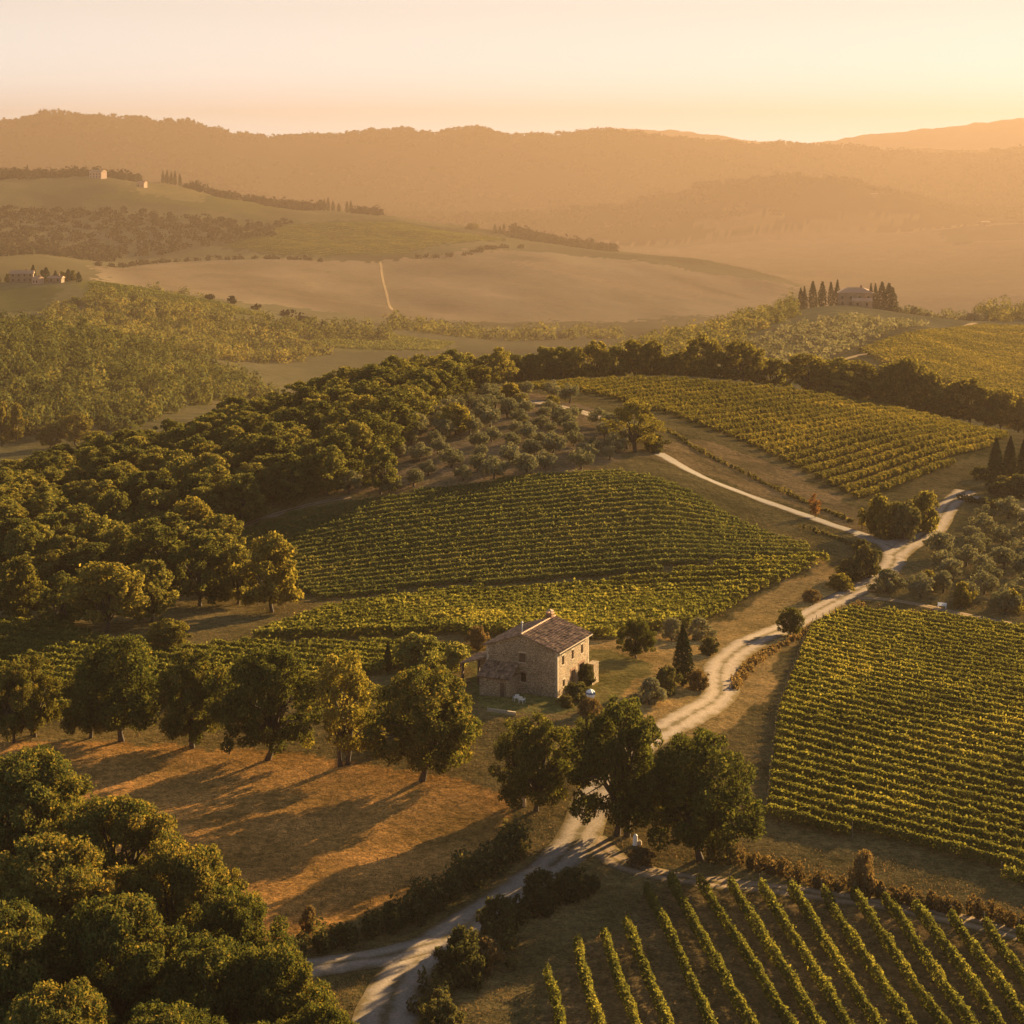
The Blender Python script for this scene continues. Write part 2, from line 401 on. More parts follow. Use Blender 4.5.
# ground: region colour x mottling at several sizes
def ground_mat():
    m, nt, nodes, L, out = newmat('ground_soil_grass')
    a = N(nt, 'ShaderNodeAttribute', attribute_name='Col')
    geo = N(nt, 'ShaderNodeNewGeometry')
    pos = geo.outputs['Position']
    n1 = noise(nt, pos, 0.09, 5); n2 = noise(nt, pos, 0.9, 5, 0.65); n3 = noise(nt, pos, 0.012, 4); n4 = noise(nt, pos, 3.2, 3, 0.7)
    c0 = a.outputs['Color']
    c = mixc(nt, c0, ramp(nt, n1.outputs['Fac'], [(0.3, (0.62, 0.66, 0.62)), (0.7, (1.35, 1.3, 1.3))]).outputs[0], 1.0, 'MULTIPLY')
    c = mixc(nt, c, ramp(nt, n2.outputs['Fac'], [(0.3, (0.55, 0.58, 0.55)), (0.7, (1.45, 1.4, 1.35))]).outputs[0], 1.0, 'MULTIPLY')
    c = mixc(nt, c, ramp(nt, n4.outputs['Fac'], [(0.32, (0.55, 0.58, 0.57)), (0.5, (0.97, 0.97, 0.97)), (0.68, (1.42, 1.36, 1.3))]).outputs[0], 1.0, 'MULTIPLY')
    c = mixc(nt, c, ramp(nt, n3.outputs['Fac'], [(0.3, (0.8, 0.85, 0.8)), (0.7, (1.2, 1.15, 1.15))]).outputs[0], 1.0, 'MULTIPLY')
    c = mixc(nt, c0, c, a.outputs['Alpha'])
    b = N(nt, 'ShaderNodeBsdfDiffuse'); b.inputs['Roughness'].default_value = 1.0
    L.new(c, b.inputs[0])
    hsum = math_(nt, 'ADD', math_(nt, 'MULTIPLY', n1.outputs['Fac'], 1.6), math_(nt, 'ADD', math_(nt, 'MULTIPLY', n2.outputs['Fac'], 0.45), math_(nt, 'MULTIPLY', n4.outputs['Fac'], 0.22)))
    bp = N(nt, 'ShaderNodeBump'); L.new(math_(nt, 'MULTIPLY', a.outputs['Alpha'], 0.8), bp.inputs['Strength']); bp.inputs['Distance'].default_value = 1.0
    L.new(hsum, bp.inputs['Height']); L.new(bp.outputs[0], b.inputs['Normal'])
    L.new(b.outputs[0], out.inputs[0])
    return m
M_ground = ground_mat()

# ------------------------------------------------------------------ polygons of the fields (image positions of corners on the ground)
VY = {
 'bottom': PW([(540, 1000), (576, 952), (603, 942), (626, 931), (646, 897), (670, 888), (760, 894), (822, 899), (886, 908), (952, 926), (1060, 948), (1120, 1180), (540, 1180)]),
 'right': PW([(768, 822), (780, 715), (815, 628), (850, 613), (940, 620), (1060, 640), (1120, 700), (1100, 910), (1000, 880), (900, 850)]),
 'slope': PW([(222, 540), (300, 512), (380, 499), (458, 489), (536, 477), (614, 473), (700, 499), (775, 538), (810, 547), (808, 556), (640, 575), (430, 590), (320, 600), (260, 570)]),
 'yellow': PW([(250, 642), (330, 612), (430, 598), (560, 591), (640, 583), (812, 560), (828, 562), (745, 600), (690, 628), (600, 641), (470, 637)]),
 'hill': PW([(514, 389), (560, 384), (640, 380), (770, 389), (900, 411), (1012, 437), (985, 452), (940, 470), (862, 502), (820, 482), (740, 442), (670, 416), (600, 397)]),
 'left': PW([(-90, 620), (60, 627), (105, 646), (170, 655), (240, 648), (390, 648), (470, 656), (455, 672), (380, 676), (300, 695), (100, 712), (-90, 722)]),
 'far': PW([(905, 375), (880, 362), (860, 352), (935, 332), (985, 326), (1060, 328), (1080, 395), (1010, 400), (960, 388)], 700),
}
MEADOW = PW([(-60, 745), (100, 738), (300, 755), (420, 772), (500, 790), (520, 820), (430, 890), (290, 940), (150, 960), (-60, 960)])
VERGE = PW([(700, 740), (770, 690), (800, 640), (880, 600), (830, 560), (700, 625), (560, 640), (590, 690), (640, 720)])
GARDEN = PW([(480, 715), (560, 715), (640, 690), (660, 665), (600, 650), (470, 665)])
GROVE = PW([(345, 495), (385, 435), (430, 405), (520, 392), (605, 415), (640, 450), (600, 470), (480, 482), (400, 495)])
RGROVE = PW([(885, 590), (905, 548), (950, 515), (1080, 515), (1080, 632), (960, 605)])
BANK = PW([(640, 455), (700, 440), (760, 460), (860, 505), (880, 540), (780, 500), (700, 475)])

def ground_colours():
    x, y = XG, YG
    j = np.exp(LY)[:, None]
    nx = x + fbm(x / 9, y / 9, 3) * np.clip(y / 60, 2, 60) * 0.7
    ny = y + fbm(x / 9 + 40, y / 9, 3) * np.clip(y / 50, 2, 60) * 0.7
    C = np.empty((NY, NT, 3)); C[:] = (0.135, 0.105, 0.042)
    big = np.clip(fbm(x / 60 + 7, y / 60, 4) + 0.5, 0, 1)[..., None]
    C = C * (1 - big * 0.5) + np.array((0.19, 0.135, 0.055)) * big * 0.5
    def put(poly, c, k=1.0):
        w = inside(poly, nx, ny)
        C[w] = C[w] * (1 - k) + np.array(c) * k
    far = y > 640
    C[far] = (0.15, 0.125, 0.056)
    C[far] = (C * (1 + 0.75 * fbm(x / 210 + 11, y / 330, 3))[..., None])[far]
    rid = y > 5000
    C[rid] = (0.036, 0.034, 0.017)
    C[y > 11800] = (0.30, 0.23, 0.15)  # farthest range kept pale, haze put into the ground colour
    put(MEADOW, (0.40, 0.21, 0.064)); put(VERGE, (0.42, 0.265, 0.095)); put(GARDEN, (0.165, 0.15, 0.045), .8)
    put(GROVE, (0.20, 0.14, 0.075)); put(RGROVE, (0.15, 0.12, 0.05)); put(BANK, (0.23, 0.155, 0.07))
    put(VY['bottom'], (0.185, 0.13, 0.06)); put(VY['right'], (0.13, 0.10, 0.042)); put(VY['slope'], (0.135, 0.10, 0.045))
    put(VY['yellow'], (0.11, 0.085, 0.03)); put(VY['hill'], (0.10, 0.08, 0.03)); put(VY['left'], (0.11, 0.085, 0.03)); put(VY['far'], (0.13, 0.10, 0.035))
    F_ = lambda pts, ymin: PW(pts, ymin)
    put(F_([(90, 266), (170, 262), (250, 259), (370, 262), (512, 250), (600, 258), (700, 272), (800, 288), (760, 315), (600, 322), (450, 322), (330, 312), (210, 298), (110, 288)], 1450), (0.30, 0.215, 0.115))
    put(F_([(390, 268), (480, 258), (560, 272), (600, 300), (500, 318), (420, 312)], 1450), (0.29, 0.205, 0.115), .8)
    put(F_([(100, 268), (240, 262), (330, 270), (300, 290), (200, 290)], 1450), (0.27, 0.19, 0.10), .7)
    pl = inside(F_([(90, 266), (170, 262), (250, 259), (370, 262), (512, 250), (600, 258), (700, 272), (800, 288), (760, 315), (600, 322), (450, 322), (330, 312), (210, 298), (110, 288)], 1450), nx, ny)
    band = 1 + 0.10 * np.sin((x * 0.75 + y * 0.35) / 26 + 3 * fbm(x / 300, y / 300, 2)) + 0.45 * fbm(x / 160 + 3, y / 260, 4)
    C[pl] = (C * np.clip(band, 0.45, 1.5)[..., None])[pl]
    put(F_([(500, 262), (560, 262), (660, 282), (720, 296), (690, 300), (600, 285)], 1500), (0.36, 0.25, 0.13), .8)
    put(F_([(180, 188), (262, 204), (300, 210), (250, 215), (170, 204), (90, 200)], 1700), (0.14, 0.125, 0.045))
    put(F_([(130, 184), (250, 198), (262, 203), (200, 203), (140, 192)], 1700), (0.22, 0.17, 0.07))
    put(F_([(280, 225), (400, 221), (512, 240), (400, 256), (280, 257), (220, 245)], 1700), (0.10, 0.095, 0.035))
    put(F_([(80, 281), (130, 286), (215, 301), (280, 318), (230, 318), (150, 303), (85, 293)], 1000), (0.20, 0.17, 0.05))
    put(F_([(-60, 285), (60, 287), (50, 310), (-60, 318)], 1000), (0.12, 0.11, 0.04))
    put(F_([(295, 322), (350, 328), (400, 336), (462, 343), (440, 352), (360, 352), (310, 345)], 1150), (0.20, 0.17, 0.06))
    put(np.array([at(u, yy)[:2] for u, yy in [(620, 2500), (800, 2050), (850, 1500), (1400, 1500), (1400, 4700), (560, 4700)]]), (0.27, 0.19, 0.10), 0.85)  # valley floor lightened, its misty glow painted into the ground colour
    put(F_([(690, 222), (740, 212), (790, 212), (770, 228), (720, 232)], 2700), (0.17, 0.125, 0.06))
    put(F_([(780, 228), (860, 214), (930, 216), (860, 230)], 2700), (0.15, 0.11, 0.055))
    put(F_([(930, 232), (1060, 222), (1060, 236), (960, 245)], 2700), (0.15, 0.12, 0.06))
    put(F_([(700, 382), (740, 345), (790, 325), (880, 322), (930, 328), (850, 352), (820, 375)], 700), (0.13, 0.10, 0.048))
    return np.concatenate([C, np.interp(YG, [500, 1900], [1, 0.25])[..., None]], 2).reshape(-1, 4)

idx = np.arange(NY * NT).reshape(NY, NT)
gf = np.stack([idx[:-1, :-1], idx[:-1, 1:], idx[1:, 1:], idx[1:, :-1]], -1).reshape(-1, 4)
gv = np.stack([XG, YG, ZG], -1).reshape(-1, 3)
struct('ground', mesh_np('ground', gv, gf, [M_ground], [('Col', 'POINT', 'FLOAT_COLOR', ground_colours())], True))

# ------------------------------------------------------------------ dirt roads
def road_mat(name, cols):
    m, nt, nodes, L, out = newmat(name)
    a = N(nt, 'ShaderNodeAttribute', attribute_name='rx')          # 0 at the edges, 1 on the middle line
    geo = N(nt, 'ShaderNodeNewGeometry')
    n1 = noise(nt, geo.outputs['Position'], 0.5, 5, 0.65); n2 = noise(nt, geo.outputs['Position'], 5.0, 3)
    e = math_(nt, 'ADD', a.outputs['Fac'], math_(nt, 'MULTIPLY', math_(nt, 'SUBTRACT', n1.outputs['Fac'], 0.5), 0.9))
    c = ramp(nt, e, list(zip((0.05, 0.28, 0.6, 0.8, 1.0), cols))).outputs[0]
    c = mixc(nt, c, ramp(nt, n2.outputs['Fac'], [(0.3, (0.75, 0.75, 0.75)), (0.7, (1.2, 1.2, 1.2))]).outputs[0], 1.0, 'MULTIPLY')
    b = N(nt, 'ShaderNodeBsdfDiffuse'); L.new(c, b.inputs[0])
    bp = N(nt, 'ShaderNodeBump'); bp.inputs['Strength'].default_value = 0.6; bp.inputs['Distance'].default_value = 0.12
    L.new(n1.outputs['Fac'], bp.inputs['Height']); L.new(bp.outputs[0], b.inputs['Normal'])
    L.new(b.outputs[0], out.inputs[0])
    return m
M_road = road_mat('gravel_road', [(0.12, 0.09, 0.045), (0.205, 0.165, 0.122), (0.265, 0.215, 0.165), (0.225, 0.18, 0.133), (0.12, 0.096, 0.055)])
M_lane = road_mat('gravel_lane', [(0.12, 0.09, 0.045), (0.19, 0.165, 0.135), (0.215, 0.19, 0.16), (0.22, 0.195, 0.165), (0.22, 0.195, 0.165)])
M_track = road_mat('dirt_track', [(0.11, 0.085, 0.04), (0.19, 0.14, 0.08), (0.27, 0.20, 0.13), (0.23, 0.165, 0.10), (0.12, 0.09, 0.04)])
ROADS = []
def catmull(p, step=1.2):
    p = np.asarray(p, float); q = np.vstack([2 * p[0] - p[1], p, 2 * p[-1] - p[-2]]); out = []
    for i in range(1, len(q) - 2):
        n = max(2, int(np.linalg.norm(q[i + 1] - q[i]) / step))
        t = np.linspace(0, 1, n, endpoint=False)[:, None]
        out.append(0.5 * (2 * q[i] + (q[i + 1] - q[i - 1]) * t + (2 * q[i - 1] - 5 * q[i] + 4 * q[i + 1] - q[i + 2]) * t ** 2 + (-q[i - 1] + 3 * q[i] - 3 * q[i + 1] + q[i + 2]) * t ** 3))
    return np.vstack(out + [p[-1:]])
def road(name, pix, width, lift, ymin=0, step=1.2):
    c = catmull([P(u, v, ymin)[:2] if len(q) == 0 else at(u, q[0])[:2] for u, v, *q in pix], step)
    ROADS.append((c, width))
    d = np.gradient(c, axis=0); d /= np.linalg.norm(d, axis=1)[:, None] + 1e-9
    nrm = np.stack([d[:, 1], -d[:, 0]], 1)
    K = 9
    s = np.linspace(-1, 1, K)
    w = width / 2 * (1 + 0.25 * fbm(np.arange(len(c)) * step / 9.0, np.full(len(c), width * 3.1), 3))
    px = c[:, None, 0] + nrm[:, None, 0] * s * w[:, None]; py = c[:, None, 1] + nrm[:, None, 1] * s * w[:, None]
    pz = hgt(px, py) + lift
    pz[:, 0] -= lift * 0.7; pz[:, -1] -= lift * 0.7
    ii = np.arange(len(c) * K).reshape(len(c), K)
    f = np.stack([ii[:-1, :-1], ii[:-1, 1:], ii[1:, 1:], ii[1:, :-1]], -1).reshape(-1, 4)
    rx = np.repeat((1 - np.abs(s))[None], len(c), 0)
    return struct(name, mesh_np(name, np.stack([px, py, pz], -1).reshape(-1, 3), f, [M_track if name == 'dirt_track' else M_road if width > 4 else M_lane], [('rx', 'POINT', 'FLOAT', rx)], True))
road('gravel_road', [(372, 1060), (385, 1020), (398, 985), (430, 950), (500, 905), (545, 872), (574, 845), (588, 815), (602, 785), (640, 745), (690, 716), (719, 696), (722, 668), (742, 648), (782, 629), (830, 604), (872, 583), (893, 564), (893, 550), (885, 544)], 5.0, 0.12)
road('gravel_road', [(890, 549), (876, 540), (820, 521), (760, 500), (700, 476), (658, 453)], 3.7, 0.12)
road('gravel_road', [(893, 556), (908, 545), (932, 530), (947, 508), (966, 491)], 4.8, 0.15)
road('gravel_road', [(858, 535), (885, 543), (925, 536)], 3.4, 0.10)
road('gravel_road', [(974, 497), (1000, 507), (1045, 513)], 3.2, 0.13)
road('gravel_road', [(604, 420), (585, 413), (560, 407), (530, 401)], 5.0, 0.13)
road('gravel_road', [(280, 975), (330, 965), (385, 957), (440, 942)], 4.2, 0.16)
road('dirt_track', [(590, 838), (612, 858), (650, 873), (700, 881), (780, 890), (850, 900), (920, 912), (980, 925), (1060, 945)], 3.6, 0.08)
road('dirt_track', [(858, 598), (890, 600), (930, 607), (980, 618), (1060, 634)], 2.4, 0.08)
road('dirt_track', [(215, 538), (260, 520), (310, 505), (350, 497)], 2.5, 0.08)
road('dirt_track', [(735, 352), (790, 378), (835, 362), (880, 350), (925, 336), (975, 323)], 4.8, 0.2, 700, 5)
road('dirt_track', [(380, 262), (384, 285), (392, 310)], 4.5, 0.25, 1500, 10)
road('dirt_track', [(690, 350), (735, 333), (768, 318)], 4.5, 0.2, 700, 5)

def near_road(x, y, extra=0.2):
    r = np.zeros(len(x), bool)
    for c, w in ROADS:
        cc = c[::3]
        lo, hi = cc.min(0) - 6, cc.max(0) + 6
        k = np.nonzero((x > lo[0]) & (x < hi[0]) & (y > lo[1]) & (y < hi[1]))[0]
        if len(k) == 0: continue
        for s0 in range(0, len(k), 20000):
            kk = k[s0:s0 + 20000]
            d = np.full(len(kk), 1e9)
            for q in cc:
                d = np.minimum(d, (x[kk] - q[0]) ** 2 + (y[kk] - q[1]) ** 2)
            r[kk] |= d < (w / 2 + extra) ** 2
    return r

# ------------------------------------------------------------------ foliage generators
def leaves(centres, normals, size, aspect=0.6, jitter=0.8, rs=rng):
    """rhombus leaf faces; normals lean to the given directions"""
    n = len(centres)
    nn = normals + rs.normal(size=(n, 3)) * jitter
    nn /= np.linalg.norm(nn, axis=1)[:, None] + 1e-9
    a = np.cross(nn, rs.normal(size=(n, 3))); a /= np.linalg.norm(a, axis=1)[:, None] + 1e-9
    b = np.cross(nn, a)
    sz = (size * rs.uniform(0.65, 1.35, n))[:, None]
    a = a * sz; b = b * sz * aspect
    v = np.stack([centres - a, centres + b * 0.9 - nn * sz * 0.12, centres + a, centres - b * 0.9 - nn * sz * 0.12], 1).reshape(-1, 3)
    return v, np.arange(4 * n).reshape(n, 4)
def shell(c, r, n, rs, inner=0.55, squash=0.85):
    d = rs.normal(size=(n, 3)); d /= np.linalg.norm(d, axis=1)[:, None]
    rad = r * rs.uniform(inner ** 2, 1.0, n) ** 0.5 * (1 + 0.10 * rs.normal(size=n))
    return c + d * rad[:, None] * np.array([1, 1, squash]), d

def make_tree(seed, height, width, n_clump, n_leaf, leaf, mat, trunk_h, trunk_r, clump_r, low=0.0, stems=1, top_pow=1.0, name='tree', bmat=None, sparse=0.0):
    """crown of leaf clumps on limbs + tapered trunk; base at the origin"""
    rs = np.random.default_rng(seed)
    cz0, rx = trunk_h, width / 2
    hh = height - cz0
    cs, rr = [], []
    k = 0
    while len(cs) < n_clump and k < 6000:
        k += 1
        th = rs.uniform(0, 2 * np.pi); z = rs.uniform(0, 1); q = rs.uniform(0.12, 1.0) ** 0.5
        prof = math.sqrt(max(0.0, 1 - ((z - 0.28) / 0.74) ** 2)) if z > 0.28 else (0.78 - low * 0.4 + (0.22 + low * 0.4) * z / 0.28)
        wob = 1 + 0.17 * math.sin(2 * th + seed * 1.7 + 3 * z) + 0.12 * math.sin(5 * th + 2 * seed - 4 * z) + 0.10 * rs.normal()
        cr = clump_r * rs.uniform(0.6, 1.35)
        rr_ = (rx - cr * 0.75) * q * prof * wob
        c = np.array([rr_ * math.cos(th), rr_ * math.sin(th), cz0 + cr * 0.55 + z * (hh - cr * 1.45)])
        if any(np.linalg.norm(c - o) < 0.62 * cr for o in cs): continue
        cs.append(c); rr.append(cr)
    per = np.array(rr) ** 2; per = (per / per.sum() * n_leaf).astype(int)
    pts, nrm, lv = [], [], []
    mid = np.array([0, 0, cz0 + hh * 0.4])
    for c, r, n in zip(cs, rr, per):
        p, d = shell(c, r, n, rs)
        up = c - mid; up /= np.linalg.norm(up) + 1e-6
        pts.append(p); nrm.append(d * 0.8 + up * 0.4); lv.append(np.clip(rs.normal(0.45, 0.16, n) + rs.normal(0, 0.09), 0, 1))
        # stray sprigs
    pts, nrm, lv = np.vstack(pts), np.vstack(nrm), np.concatenate(lv)
    v, f = leaves(pts, nrm, leaf, rs=rs)
    crown = mesh_np(name + '_crown', v, f, [mat], [('lv', 'FACE', 'FLOAT', lv)])
    tb = MB()
    for s_ in range(stems):
        off = np.array([(s_ - (stems - 1) / 2) * trunk_r * 3.2, rs.normal() * trunk_r * 0.6, 0])
        lean = np.array([off[0] * 1.2 + rs.normal() * trunk_r, rs.normal() * trunk_r, 0])
        fork = off + lean + np.array([0, 0, cz0 + hh * 0.22])
        tb.tube([off + (0, 0, -0.6), off + (0, 0, 0.15), off + lean * 0.4 + (0, 0, cz0 * 0.6), fork], [trunk_r * 1.7, trunk_r * 1.15, trunk_r * 0.9, trunk_r * 0.65], 8)
        sel = rs.permutation(len(cs))[:max(5, len(cs) // (3 * stems))]
        for q in sel:
            e = cs[q]; m_ = (fork + e) / 2 + np.array([0, 0, 0.05 * hh]) + rs.normal(size=3) * 0.05 * width
            st = off + lean * 0.6 + np.array([0, 0, cz0 * rs.uniform(0.8, 1.0) + hh * 0.05])
            tb.tube([st, m_, e], [trunk_r * 0.5, trunk_r * 0.28, trunk_r * 0.08], 5, cap=False)
    trunk = tb.mesh(name + '_trunk', [bmat or M_bark], True)
    return crown, trunk, height, width

def make_cypress(seed, height, width, n_leaf, leaf, mat, name='cypress'):
    rs = np.random.default_rng(seed)
    z = rs.uniform(0, 1, n_leaf) ** 0.9
    prof = np.minimum(1, (z / 0.12) ** 0.6) * (1 - np.clip((z - 0.3) / 0.7, 0, 1) ** 1.7) + 0.02
    th = rs.uniform(0, 2 * np.pi, n_leaf)
    lump = 1 + 0.16 * np.sin(5 * th + z * 23 + seed) + 0.10 * np.sin(9 * th - z * 41)
    r = width / 2 * prof * lump * rs.uniform(0.75, 1.05, n_leaf)
    p = np.stack([r * np.cos(th), r * np.sin(th), 0.35 + z * (height - 0.35)], 1)
    p[:, 0] += 0.03 * height * np.sin(z * 2 + seed) * z
    nr = np.stack([np.cos(th), np.sin(th), np.full(n_leaf, 0.5)], 1)
    v, f = leaves(p, nr, leaf, 0.45, 0.6, rs)
    crown = mesh_np(name + '_crown', v, f, [mat], [('lv', 'FACE', 'FLOAT', np.clip(rs.normal(0.45, 0.2, n_leaf), 0, 1))])
    tb = MB(); tb.tube([(0, 0, -0.5), (0, 0, 0.7), (0, 0, height * 0.6)], [0.24, 0.18, 0.05], 7)
    return crown, tb.mesh(name + '_trunk', [M_bark], True), height, width

def plant(name, proto, base, h, w, label, cat, group=None, rz=None):
    """one tree or bush: an Empty at its foot, crown and trunk under it"""
    crown, trunk, ph, pw = proto
    o = empty(name, base, rng.uniform(0, 6.28) if rz is None else rz, (w / pw, w / pw, h / ph))
    tag(o, label, cat, group)
    link('crown', crown, o); link('trunk', trunk, o)
    return o
def plant_px(name, proto, u, v, hpx, wpx, label, cat, group=None, ymin=0, rz=None):
    b = P(u, v, ymin); k = b[1] / F
    return plant(name, proto, b - (0, 0, 0.1), hpx * k, wpx * k, label, cat, group, rz)

OAK = [make_tree(11 + i, 13, 14, 150, 34000, 0.18, M_oak, 1.6, 0.38, 1.02, 0.1, 1 if i != 1 else 2, name='oak') for i in range(4)]
OAKG = [make_tree(31 + i, 13, 12, 75, 12000, 0.2, M_golden, 2.0, 0.3, 0.95, 0.2, 2, name='golden_oak') for i in range(2)]
BIG = [make_tree(41 + i, 14, 15, 230, 64000, 0.155, M_oak, 1.2, 0.42, 0.98, 0.0, 1, name='big_oak') for i in range(4)]
WOOD = [make_tree(51 + i, 10, 9, 105, 8500, 0.225, M_wood, 1.0, 0.25, 0.72, 0.1, 1, name='woodland') for i in range(6)]
WOODG = [make_tree(61 + i, 10, 9, 50, 6000, 0.27, M_golden, 1.3, 0.25, 0.98, 0.15, 1, name='golden_woodland') for i in range(3)]
WILLOW = make_tree(68, 5, 6, 30, 4000, 0.2, M_pale, 0.2, 0.14, 0.8, 0.0, 3, name='willow')
OLIVE = [make_tree(71 + i, 4.4, 5, 17, 1500, 0.22, M_olive, 0.9, 0.2, 0.85, 0.2, 1, name='olive') for i in range(3)]
SHRUB = [make_tree(81 + i, 3, 4, 46, 3400, 0.15, M_shrub, 0.1, 0.1, 0.46, 0.0, 2, name='shrub') for i in range(3)]
SHRUBG = [make_tree(91 + i, 3, 4, 46, 3000, 0.15, M_golden, 0.1, 0.1, 0.46, 0.0, 2, name='golden_shrub') for i in range(2)]
SHRUBD = [make_tree(95 + i, 3, 4, 46, 3000, 0.15, M_hedge, 0.1, 0.1, 0.46, 0.0, 2, name='dry_shrub') for i in range(2)]
ROLIVE = [make_tree(98 + i, 3, 4, 46, 3400, 0.14, M_olive, 0.1, 0.1, 0.46, 0.0, 2, name='olive_bush') for i in range(2)]
RUST = make_tree(101, 5, 3, 12, 900, 0.2, M_rust, 0.8, 0.09, 0.7, 0.1, 1, name='rust')
CYP = [make_cypress(111 + i, 9, 2.2, 5200, 0.17, M_cyp) for i in range(2)]
CYPF = [make_cypress(121 + i, 12, 3.2, 700, 0.5, M_cyp, 'far_cypress') for i in range(2)]

# ------------------------------------------------------------------ vine rows
def ordinal(n):
    s = {1: 'first', 2: 'second', 3: 'third', 4: 'fourth', 5: 'fifth', 6: 'sixth', 7: 'seventh', 8: 'eighth', 9: 'ninth', 10: 'tenth', 11: 'eleventh', 12: 'twelfth'}
    if n in s: return s[n]
    return f"{n}{'th' if 10 <= n % 100 <= 20 else {1: 'st', 2: 'nd', 3: 'rd'}.get(n % 10, 'th')}"
def vine_row(a, b, per_m, leaf, hgt_m, wid, mat, label, group, posts=False, seed=0, gaps=0.0):
    a, b = np.array(a[:2]), np.array(b[:2])
    Ln = np.linalg.norm(b - a)
    if Ln < 4: return None
    rs = np.random.default_rng(seed)
    n = int(Ln * per_m)
    s = rs.uniform(0, 1, n)
    m = s * Ln
    lump = 1 + 0.75 * fbm(m / 1.2 + seed * 7.7, np.full(n, seed * 3.3), 3)
    big = 1 + 0.5 * fbm(m / 7.0 + seed * 1.7, np.full(n, seed * 9.3), 2)
    keep = rs.uniform(0, 1, n) < np.clip(big * 1.1 - gaps, 0.25, 1)
    s, m, lump = s[keep], m[keep], lump[keep]; n = len(s)
    th = rs.uniform(-0.25 * np.pi, 1.25 * np.pi, n)
    rr = rs.uniform(0.45, 1.0, n) ** 0.5
    lat = np.cos(th) * rr * wid / 2 * lump
    up = hgt_m * (0.57 + 0.43 * np.sin(th) * rr) * (0.72 + 0.28 * lump)
    shoot = rs.uniform(0, 1, n) < 0.04
    up = np.where(shoot, up + rs.uniform(0.1, 0.5, n), up)
    d = (b - a) / Ln; pn = np.array([d[1], -d[0]])
    wig = 0.25 * fbm(m / 6 + seed, np.full(n, 2.0 + seed), 2)
    x = a[0] + d[0] * m + pn[0] * (lat + wig); y = a[1] + d[1] * m + pn[1] * (lat + wig)
    z = hgt(x, y) + up
    base = np.array([a[0], a[1], float(hgt(a[0], a[1]))])
    nr = np.stack([pn[0] * np.cos(th), pn[1] * np.cos(th), np.sin(th) * 0.8 + 0.2], 1)
    v, f = leaves(np.stack([x, y, z], 1) - base, nr, leaf, 0.75, 0.9, rs)
    o = link('vine_row', mesh_np('vine_row', v, f, [mat], [('lv', 'FACE', 'FLOAT', np.clip(rs.normal(0.45, 0.09, n) + 0.12 * (lump - 1), 0, 1))]), None, base)
    tag(o, label, 'vine row', group)
    if posts:
        for q in (a - d * 0.25, b + d * 0.25):
            link('post', POST_ME, o, (q[0] - base[0], q[1] - base[1], float(hgt(q[0], q[1])) - base[2]))
    return o
_pb = MB(); _pb.tube([(0, 0, -0.4), (0, 0, 1.9)], [0.06, 0.05], 6); POST_ME = _pb.mesh('vine_post', [M_post])

def rows_in(poly, direction, spacing):
    """segments of parallel lines inside a polygon (world metres)"""
    d = np.array(direction, float); d /= np.linalg.norm(d); n = np.array([-d[1], d[0]])
    s = poly @ d; t = poly @ n
    out = []
    for c in np.arange(t.min() + spacing / 2, t.max(), spacing):
        xs = []
        for i in range(len(poly)):
            j = (i + 1) % len(poly)
            if (t[i] > c) != (t[j] > c):
                xs.append(s[i] + (c - t[i]) / (t[j] - t[i]) * (s[j] - s[i]))
        xs.sort()
        for k in range(0, len(xs) - 1, 2):
            out.append((d * xs[k] + n * c, d * xs[k + 1] + n * c))
    return out

top = [(549, 982), (576, 952), (603, 942), (626, 931), (646, 897), (670, 888), (700, 890), (730, 893), (760, 894), (791, 896), (822, 899), (855, 903), (886, 908), (918, 916), (952, 926), (985, 933), (1020, 941), (1054, 950)]
for i, (u, v) in enumerate(top):
    a = P(u, v)
    dx = np.interp(i, [0, 4, 6, 9, 12, 17], [0.07, 0.10, 0.12, 0.075, 0.045, 0.0])
    b = np.array([a[0] + dx * (a[1] - 135), 135.0])
    vine_row(a, b, 260, 0.13, 1.65, 0.76, M_vine_gold, f'{ordinal(i + 1)} row of the golden vines below the dirt track, counted from the gravel road', 'vine rows below the dirt track', True, 100 + i, 0.22)
d = P(1024, 886)[:2] - P(773, 818)[:2]
segs = rows_in(VY['right'], d, 2.75)
segs.sort(key=lambda s_: min(s_[0][1] - s_[0][0] * d[1] / d[0], 1e9))
for i, (a, b) in enumerate(segs):
    vine_row(a, b, 210, 0.165, 1.5, 1.3, M_vine_gold, f'{ordinal(i + 1)} dense vine row up from the brown hedge, in the vineyard beside the gravel road', 'vine rows in the dense roadside vineyard', True, 200 + i)
d = P(700, 560)[:2] - P(330, 592)[:2]
segs = rows_in(VY['slope'], d, 2.35)
segs.sort(key=lambda s_: s_[0][1] - s_[0][0] * d[1] / d[0])
for i, (a, b) in enumerate(segs):
    vine_row(a, b, 110, 0.185, 1.0, 1.2, M_vine_green, f'{ordinal(i + 1)} dark green vine row up the shaded slope above the farmhouse', 'vine rows on the shaded slope', False, 300 + i)
segs = rows_in(VY['yellow'], d, 2.5)
segs.sort(key=lambda s_: s_[0][1] - s_[0][0] * d[1] / d[0])
for i, (a, b) in enumerate(segs):
    vine_row(a, b, 80, 0.25, 1.8, 1.6, M_vine_gold, f'{ordinal(i + 1)} bushy yellow vine row up from the farmhouse roof', 'yellow vine rows behind the farmhouse', False, 400 + i)
d = P(992, 451)[:2] - P(848, 498)[:2]
segs = rows_in(VY['hill'], d, 4.4)
segs.sort(key=lambda s_: s_[0][0] - s_[0][1] * d[0] / d[1], reverse=True)
